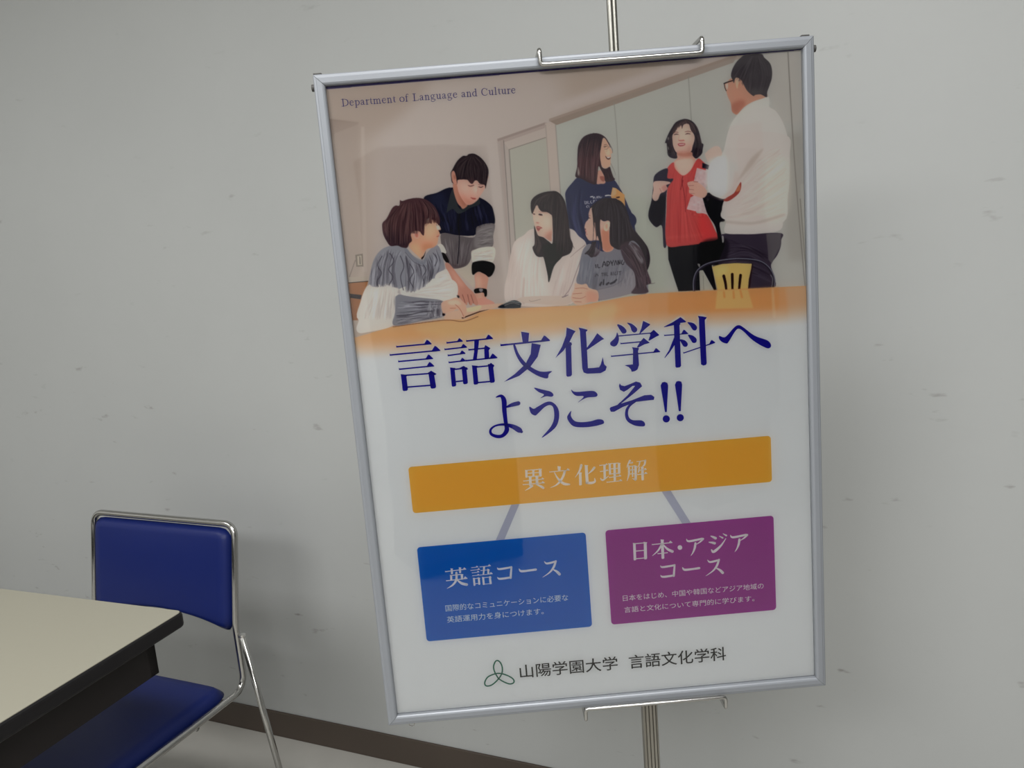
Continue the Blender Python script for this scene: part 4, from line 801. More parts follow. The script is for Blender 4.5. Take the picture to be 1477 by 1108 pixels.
('S',(40,32,38),1,0.2,[[315.1,170.9,2],[315.5,183.9,1.3],[314.7,196.9,0.7],[313.3,209.8,0.5]]),
('S',(196,150,130),0.6,0.28,[[316.7,188.6,1.3],[317,200.8,1.1],[317.2,208.2,0.7]]),
('H',[(90,70,82),(56,42,52)],52,0.8,0.6,[[310.7,213.4],[324.9,216.3],[321.2,231.1],[309.7,232.1],[301.4,225.9]],[[[312.7,211.7],[308.3,222.6],[302.4,225.9]],[[318.4,212.1],[314.7,226.8],[310.7,231.2]],[[322.1,214.2],[321.6,223.6],[317.4,230.8]]],27),
('P',(192,150,106),1,0.25,0,[[-5.9,308.8],[50.3,297.1],[115.3,294],[173.6,286],[222.3,287.8],[293.4,290.5],[347.2,284.8],[378.6,282.7],[598,290.1],[605.4,459.3],[-3.3,411.3]],((186,142,96),8,303.6,579.9,293.2),0),
('P',(188,136,80),0.7,1.5,0,[[405.3,283.8],[548.5,288.2],[548,317.6],[404.1,312.1]],None,0),
('P',(198,162,120),0.6,4,1,[[79.2,300.1],[257.6,292.2],[346.3,302.5],[166.1,324.6]],None,0),
('P',(200,166,106),0.7,0.8,0,[[468.7,286],[508.5,288],[514.8,312.6],[465.3,309.6]],None,0),
('S',(186,122,66),0.7,0.6,[[477.3,288.6,2],[477.8,295.3,2.5]]),
('S',(186,122,66),0.7,0.6,[[489.7,288.9,2],[490,297.5,2.5]]),
('S',(186,122,66),0.7,0.6,[[498.7,288.9,2],[500.5,297.6,2.5]]),
('P',(202,170,130),0.4,2.5,1,[[301.5,303.5],[337.9,292.9],[317.1,345]],None,0),
('P',(176,164,150),0.35,2,0,[[557.5,289.8],[598,290.1],[597.4,339.3],[561.2,336.5]],None,0),
('S',(206,168,130),0.5,0.6,[[540.4,290.3,3.4],[541.5,326.1,4.2]]),
('P',(180,166,156),1,0.25,1,[[215.1,280],[263.4,287.8],[280.4,285.7],[287.4,281.2],[270.9,276.7],[220.5,273.7]],None,0),
('P',(186,160,140),1,0.25,0,[[117,286.1],[164.5,279.6],[184.7,279.4],[198.2,279.6],[184.3,284.4],[160.4,289.3],[143,296.1],[116.3,294.1]],None,0),
('P',(206,184,150),0.7,0.5,1,[[146.1,279.1],[164.5,279.6],[160.7,286],[143.8,286.4]],None,1),
('P',(70,46,40),1,0.21,0,[[138.2,293.6],[162.3,287],[175.9,285.5],[162.1,288.6],[139.7,295]],None,0),
('P',(34,38,46),1,0.21,1,[[186.1,283.7],[198.2,278.8],[207.6,277],[215.7,280.9],[215.4,285.1],[212.8,287.4],[192.6,285.9]],None,0),
('S',(120,130,130),0.9,0.16,[[193,280.9,0.8],[203.3,278.3,0.8],[214.9,280.8,0.8]]),
('S',(170,160,154),0.7,0.16,[[194.6,282.7,0.5],[204.9,280.1,0.5],[213.9,283,0.5]]),
('S',(120,80,60),0.8,0.2,[[50.2,297.9,1.1],[115.2,294.9,1.1],[139.7,298.5,1.1],[159.7,293.8,1.1]]),
('S',(120,104,100),0.6,0.2,[[226.9,278.4,0.6],[229.3,280.3,0.6],[241.2,278.6,0.6]]),
('S',(100,80,90),0.8,0.2,[[269.1,278.2,1.1],[273.3,277.3,1.1],[276.8,275.9,0.8]]),
('P',(200,158,138),1,0.25,1,[[286.9,262],[295.2,264.3],[301.1,263.9],[305,270],[314.9,274.1],[314.5,286.6],[304,287.5],[293.7,290.1],[285.3,288.6],[280.7,281.6],[281.9,275],[284.7,270.2],[285.9,265.2]],None,0),
('P',(180,126,104),0.5,2,1,[[301.4,273.1],[314.7,277.4],[313.8,286.6],[300.6,287.2]],None,1),
('S',(146,96,80),0.75,0.2,[[286.5,268.6,0.8],[295.8,268.6,0.8],[302.4,270.6,0.6]]),
('S',(146,96,80),0.75,0.2,[[283.1,275.1,0.8],[294.6,275.1,0.8]]),
('S',(146,96,80),0.75,0.2,[[282.5,280,0.8],[292.5,281.6,0.8],[299.3,279.6,0.6]]),
('S',(146,96,80),0.75,0.2,[[284.7,285.2,0.8],[293.1,286.2,0.8]]),
('P',(132,132,140),1,0.25,1,[[55.3,196.4],[66.9,196.4],[76.4,200.4],[85.4,210.8],[96.5,216.6],[102.2,208.8],[112.8,200.6],[119.2,203.5],[123.1,225.1],[121.7,231.6],[111.4,235.8],[107,247],[84.4,256.9],[64.3,257.4],[61.7,250.3],[28.8,246.2],[24.8,244.2],[29.1,226.4],[35.7,210.5],[45,200.5]],None,0),
('P',(186,180,174),1,0.25,1,[[28.1,244.5],[45.7,243.3],[58.7,246.7],[63.6,256.2],[84.3,257.8],[106.9,248.7],[110.4,237.3],[121.7,231.6],[126.6,232.8],[133.3,252.3],[135.5,265.7],[126.6,271.7],[113.4,269.1],[108.4,268.7],[62.6,275.3],[54.5,289.4],[8,285.9],[13,261.6],[22.3,244.1]],None,0),
('P',(186,180,174),1,0.25,1,[[31.1,242.8],[55.9,243.6],[62.7,255.3],[56.7,282],[52.1,294.2],[41.4,299.1],[18.3,301.9],[6.9,302.2],[3.4,296.2],[8.9,283],[14.6,260.7],[24.3,243.5]],None,0),
('P',(124,124,132),1,0.25,1,[[61.3,257.5],[112.5,268],[117.2,279.7],[116.3,289.9],[87.5,293.4],[51.9,296.4],[54.7,279.6]],None,0),
('P',(188,182,176),1,0.25,1,[[62.4,250.8],[110.4,240.9],[134.8,247.1],[135.5,265.2],[121.4,271],[110.3,267.9],[68,259.1]],None,0),
('P',(120,112,114),0.4,0.75,1,[[62.5,250.3],[64.3,257.9],[62.7,265.3],[58.8,271.7],[58.9,261.7]],None,1),
('H',[(92,90,98),(70,66,76),(164,164,172),(150,150,158)],242,1.8,0.55,[[55.3,196.4],[66.9,196.4],[85.4,210.8],[96.5,216.6],[102.2,208.8],[112.8,200.6],[119.2,203.5],[123.1,225.1],[111.4,235.8],[107,247],[84.4,256.9],[64.3,257.4],[60.2,248.5],[28.9,244.5],[29.1,226.4],[45,200.5]],[[[37.7,207.4],[30.8,226.5],[27.1,246.1]],[[49.8,201.7],[41,224],[37,246.8]],[[61.7,199.3],[52.8,221.6],[48.8,246]],[[72.8,203.4],[61.1,222.2],[61.2,255.2]]],28),
('H',[(92,90,98),(70,66,76),(164,164,172),(150,150,158)],264,1.8,0.6,[[55.3,196.4],[66.9,196.4],[85.4,210.8],[96.5,216.6],[102.2,208.8],[112.8,200.6],[119.2,203.5],[123.1,225.1],[111.4,235.8],[107,247],[84.4,256.9],[64.3,257.4],[60.2,248.5],[28.9,244.5],[29.1,226.4],[45,200.5]],[[[72.5,206.6],[73.6,229.7],[71.1,256]],[[84.8,217.4],[86.6,233.9],[81.1,256.7]],[[98.1,216.7],[100.1,231.6],[95,251.1]],[[115.8,204.9],[117.8,219.8],[113,235.9]]],29),
('S',(66,62,72),0.8,0.2,[[56.1,205.4,1.1],[60.1,215.5,1.1],[52.5,224.8,1.1],[56.5,235,1.1],[50.6,244.5,1.1]]),
('S',(66,62,72),0.8,0.2,[[45.9,208,1.1],[39,218.9,1.1],[43,229.1,1.1],[36.2,238.5,1.1],[37.2,245.2,1]]),
('S',(66,62,72),0.8,0.2,[[79.5,220.3,1.1],[83.6,230.4,1.1],[77.7,239.9,1.1],[80.9,250,1.1]]),
('S',(66,62,72),0.8,0.2,[[96,221.5,1.3],[99.4,229.9,1.1],[94.5,237.8,1.1],[95.4,246.2,1]]),
('S',(66,62,72),0.8,0.2,[[68.9,209.6,1.1],[71.8,223,1.1],[66.4,235.7,1.1],[68.2,252.4,1.1]]),
('S',(66,62,72),0.8,0.2,[[110.4,209.4,1.1],[114.6,217.9,1.1],[110.6,225.8,1]]),
('H',[(150,142,138),(206,202,196)],154,1.8,0.22,[[28.1,244.5],[58.7,246.7],[63.6,256.2],[106.9,248.7],[121.7,231.6],[133.3,252.3],[126.6,271.7],[62.8,273.7],[54.5,289.4],[9.6,286.1]],[[[28.8,246.2],[13,286.3]],[[45.5,245.8],[34.6,287.9]],[[58.5,248.4],[52.9,289.3]]],30),
('H',[(150,142,138),(206,202,196)],88,1.8,0.2,[[64.4,257.1],[106.9,248.7],[121.7,231.6],[133.3,252.3],[126.6,271.7],[62.8,273.7]],[[[67.5,259],[126.7,270.1]],[[84.4,256.9],[133.3,252.3]],[[109.1,242.2],[126.5,233.6]]],31),
('H',[(92,90,98),(70,66,76),(164,164,172),(150,150,158)],198,1.9,0.6,[[61.3,257.5],[112.5,268],[116.3,289.9],[87.5,293.4],[51.9,296.4],[54.7,279.6]],[[[60.5,266.4],[116.9,270.6]],[[56.9,279.7],[116.1,279.6]],[[53.1,295.4],[115.3,288.7]]],32),
('H',[(74,70,80),(160,160,166)],66,2.17,0.6,[[97,264.6],[118,270.7],[116.3,289.9],[96.7,293]],[[[98.8,269.3],[94.4,292.8]],[[115.7,270.5],[115.2,289.8]]],33),
('S',(62,58,66),0.7,0.2,[[56.5,284.3,1.3],[72.4,284.3,1.3],[88.5,282.1,1.3],[102.2,282,1.3]]),
('S',(120,122,132),0.9,0.32,[[76.3,202,4.2],[85.1,214.1,3.8],[96,221.5,3.5],[100.7,215.2,2.6]]),
('S',(84,82,92),0.7,0.2,[[75.3,205.2,0.8],[84.7,218,0.8],[95.7,224.7,0.8]]),
('P',(198,154,134),1,0.21,1,[[114.9,272.7],[126.1,269.1],[135.3,267.9],[144.8,277.2],[145.4,288.7],[141.1,294],[139.4,287.1],[134.1,282.1],[129.4,284],[120.1,285.6],[115.5,286.4]],None,0),
('P',(216,182,164),0.6,1,1,[[123.6,271.1],[135,270.9],[139.1,276.8],[125.5,275.8]],None,1),
('S',(150,96,80),0.7,0.16,[[132.3,276.3,0.9],[137.5,282.4,0.9],[141.3,291.8,0.9]]),
('S',(150,96,80),0.7,0.16,[[125.1,280.3,0.9],[131.9,280.8,0.7]]),
('P',(40,34,38),1,0.17,1,[[114.4,286.3],[117.3,286.1],[117.6,288.9],[114.8,289.1]],None,0),
('P',(34,30,34),0.8,0.17,1,[[135.1,264.7],[138.2,265.4],[138,268.1],[136.2,268]],None,0),
('P',(190,146,120),1,0.25,1,[[86.7,181.7],[103.8,170],[109.6,167.6],[117.9,170.1],[121.2,175.8],[122.7,179.7],[122.1,181.5],[119.7,181.8],[121,186],[119,189.6],[118.2,193.2],[116.3,198.7],[111.2,202.5],[102.6,204.2],[96,214],[94,214.8],[81.2,199.9],[83,190.7]],None,0),
('P',(206,168,140),0.7,4,1,[[103.6,171.8],[114.8,172.6],[116.8,182],[107.4,192.5],[102.1,188.4]],None,1),
('P',(210,186,178),0.9,0.75,1,[[117.6,173.7],[121.1,176.8],[122.7,179.8],[119.7,181.3],[117.9,180.2]],None,1),
('P',(176,118,86),0.65,2.5,1,[[98.5,197.4],[108.9,197.2],[112.2,202.1],[102.5,204.7],[100.4,206.9],[96.9,203.8]],None,1),
('P',(200,164,128),0.6,2.5,1,[[83.4,196.3],[93.6,198.9],[95.1,213],[92.2,213.7],[83.9,201.9]],None,1),
('P',(206,152,136),1,0.34,1,[[87.6,181.8],[93.3,181.2],[96.3,185.2],[93.5,189.6],[89.8,189.3],[87.2,186.4]],None,0),
('P',(160,92,78),0.7,0.6,1,[[89.8,183.8],[93.5,184],[93.2,187.7],[90.8,188]],None,1),
('S',(120,68,60),0.6,0.24,[[119.7,182.2,0.7],[121.6,182,0.5]]),
('S',(160,84,76),0.85,0.28,[[117.1,189.4,1.3],[119.8,188.9,0.9]]),
('S',(196,120,110),0.7,0.28,[[118.7,187.7,1.1],[120.6,187.4,0.8]]),
('S',(60,40,42),0.6,0.24,[[117.6,173.7,0.6],[118.3,176.1,0.6]]),
('P',(74,50,54),1,0.25,1,[[74,147.6],[75.5,141.3],[78.2,142.4],[85.9,140.7],[95.3,140],[104.5,141.6],[111.6,145.7],[118.4,153.5],[122.2,163.9],[122.5,171.3],[120.2,175.8],[117.9,170.1],[115.2,168.9],[114,166.1],[109.8,165.8],[104.9,168.2],[102.9,174.5],[100.9,186.4],[97.8,184.3],[96.1,181.4],[91.5,180.2],[87.7,180.8],[84.6,184.3],[85.3,191.8],[81.6,195.2],[78.3,200.1],[71.8,199.2],[66.4,196.5],[57.9,196.3],[53.8,190.4],[50.4,181.8],[49.8,173.5],[50.9,167.1],[56.6,162],[64.3,150.6],[69.3,147.3]],None,0),
('P',(46,36,44),0.75,4,1,[[52.8,181.1],[80,183.1],[81.6,195.2],[77.4,200.1],[57.9,196.3]],None,1),
('P',(96,64,62),0.5,4.5,1,[[55.2,166.5],[69.9,151],[72.6,161.3],[63.5,178.2],[54.3,175.6]],None,1),
('P',(98,58,60),0.5,4.5,1,[[98.2,149.3],[110.9,153.9],[109.9,164.9],[96.9,163]],None,1),
('H',[(116,82,80),(56,38,42),(92,60,60),(38,28,34)],330,1.14,0.5,[[75.4,142.2],[95.3,140],[118.4,153.5],[121.6,171.3],[103.5,172.7],[100.5,185.5],[84.6,183.4],[78.4,199.7],[58,195.4],[50.3,173.5],[56.6,162]],[[[77,145.1],[55.2,166.5],[52.3,177.3]],[[78.9,145.2],[63.1,162.4],[58.1,194.5]],[[83.7,143.7],[74.8,167.9],[69.2,197.1]],[[88.4,143.2],[84.6,164],[81.7,194.3]],[[95.1,141.8],[97.2,160.3],[97,182.4]],[[102.5,143.2],[108.8,156.5],[103,179.2]],[[107.1,143.6],[118.1,157.2],[120.6,171.2]]],34),
('H',[(60,38,40),(86,54,54)],44,0.92,0.7,[[104.4,163.6],[122.4,162.1],[120.2,175.8],[109.2,172.2],[103.1,177.3]],[[[106.2,163.7],[103.2,176.4]],[[113.7,164.2],[117.7,172.8]],[[119.4,163.7],[120.3,174.9]]],35),
('P',(34,26,30),1,0.25,1,[[95,213.9],[98.1,211.4],[101.5,206],[98.4,213.3],[95.3,216.3]],None,0)]
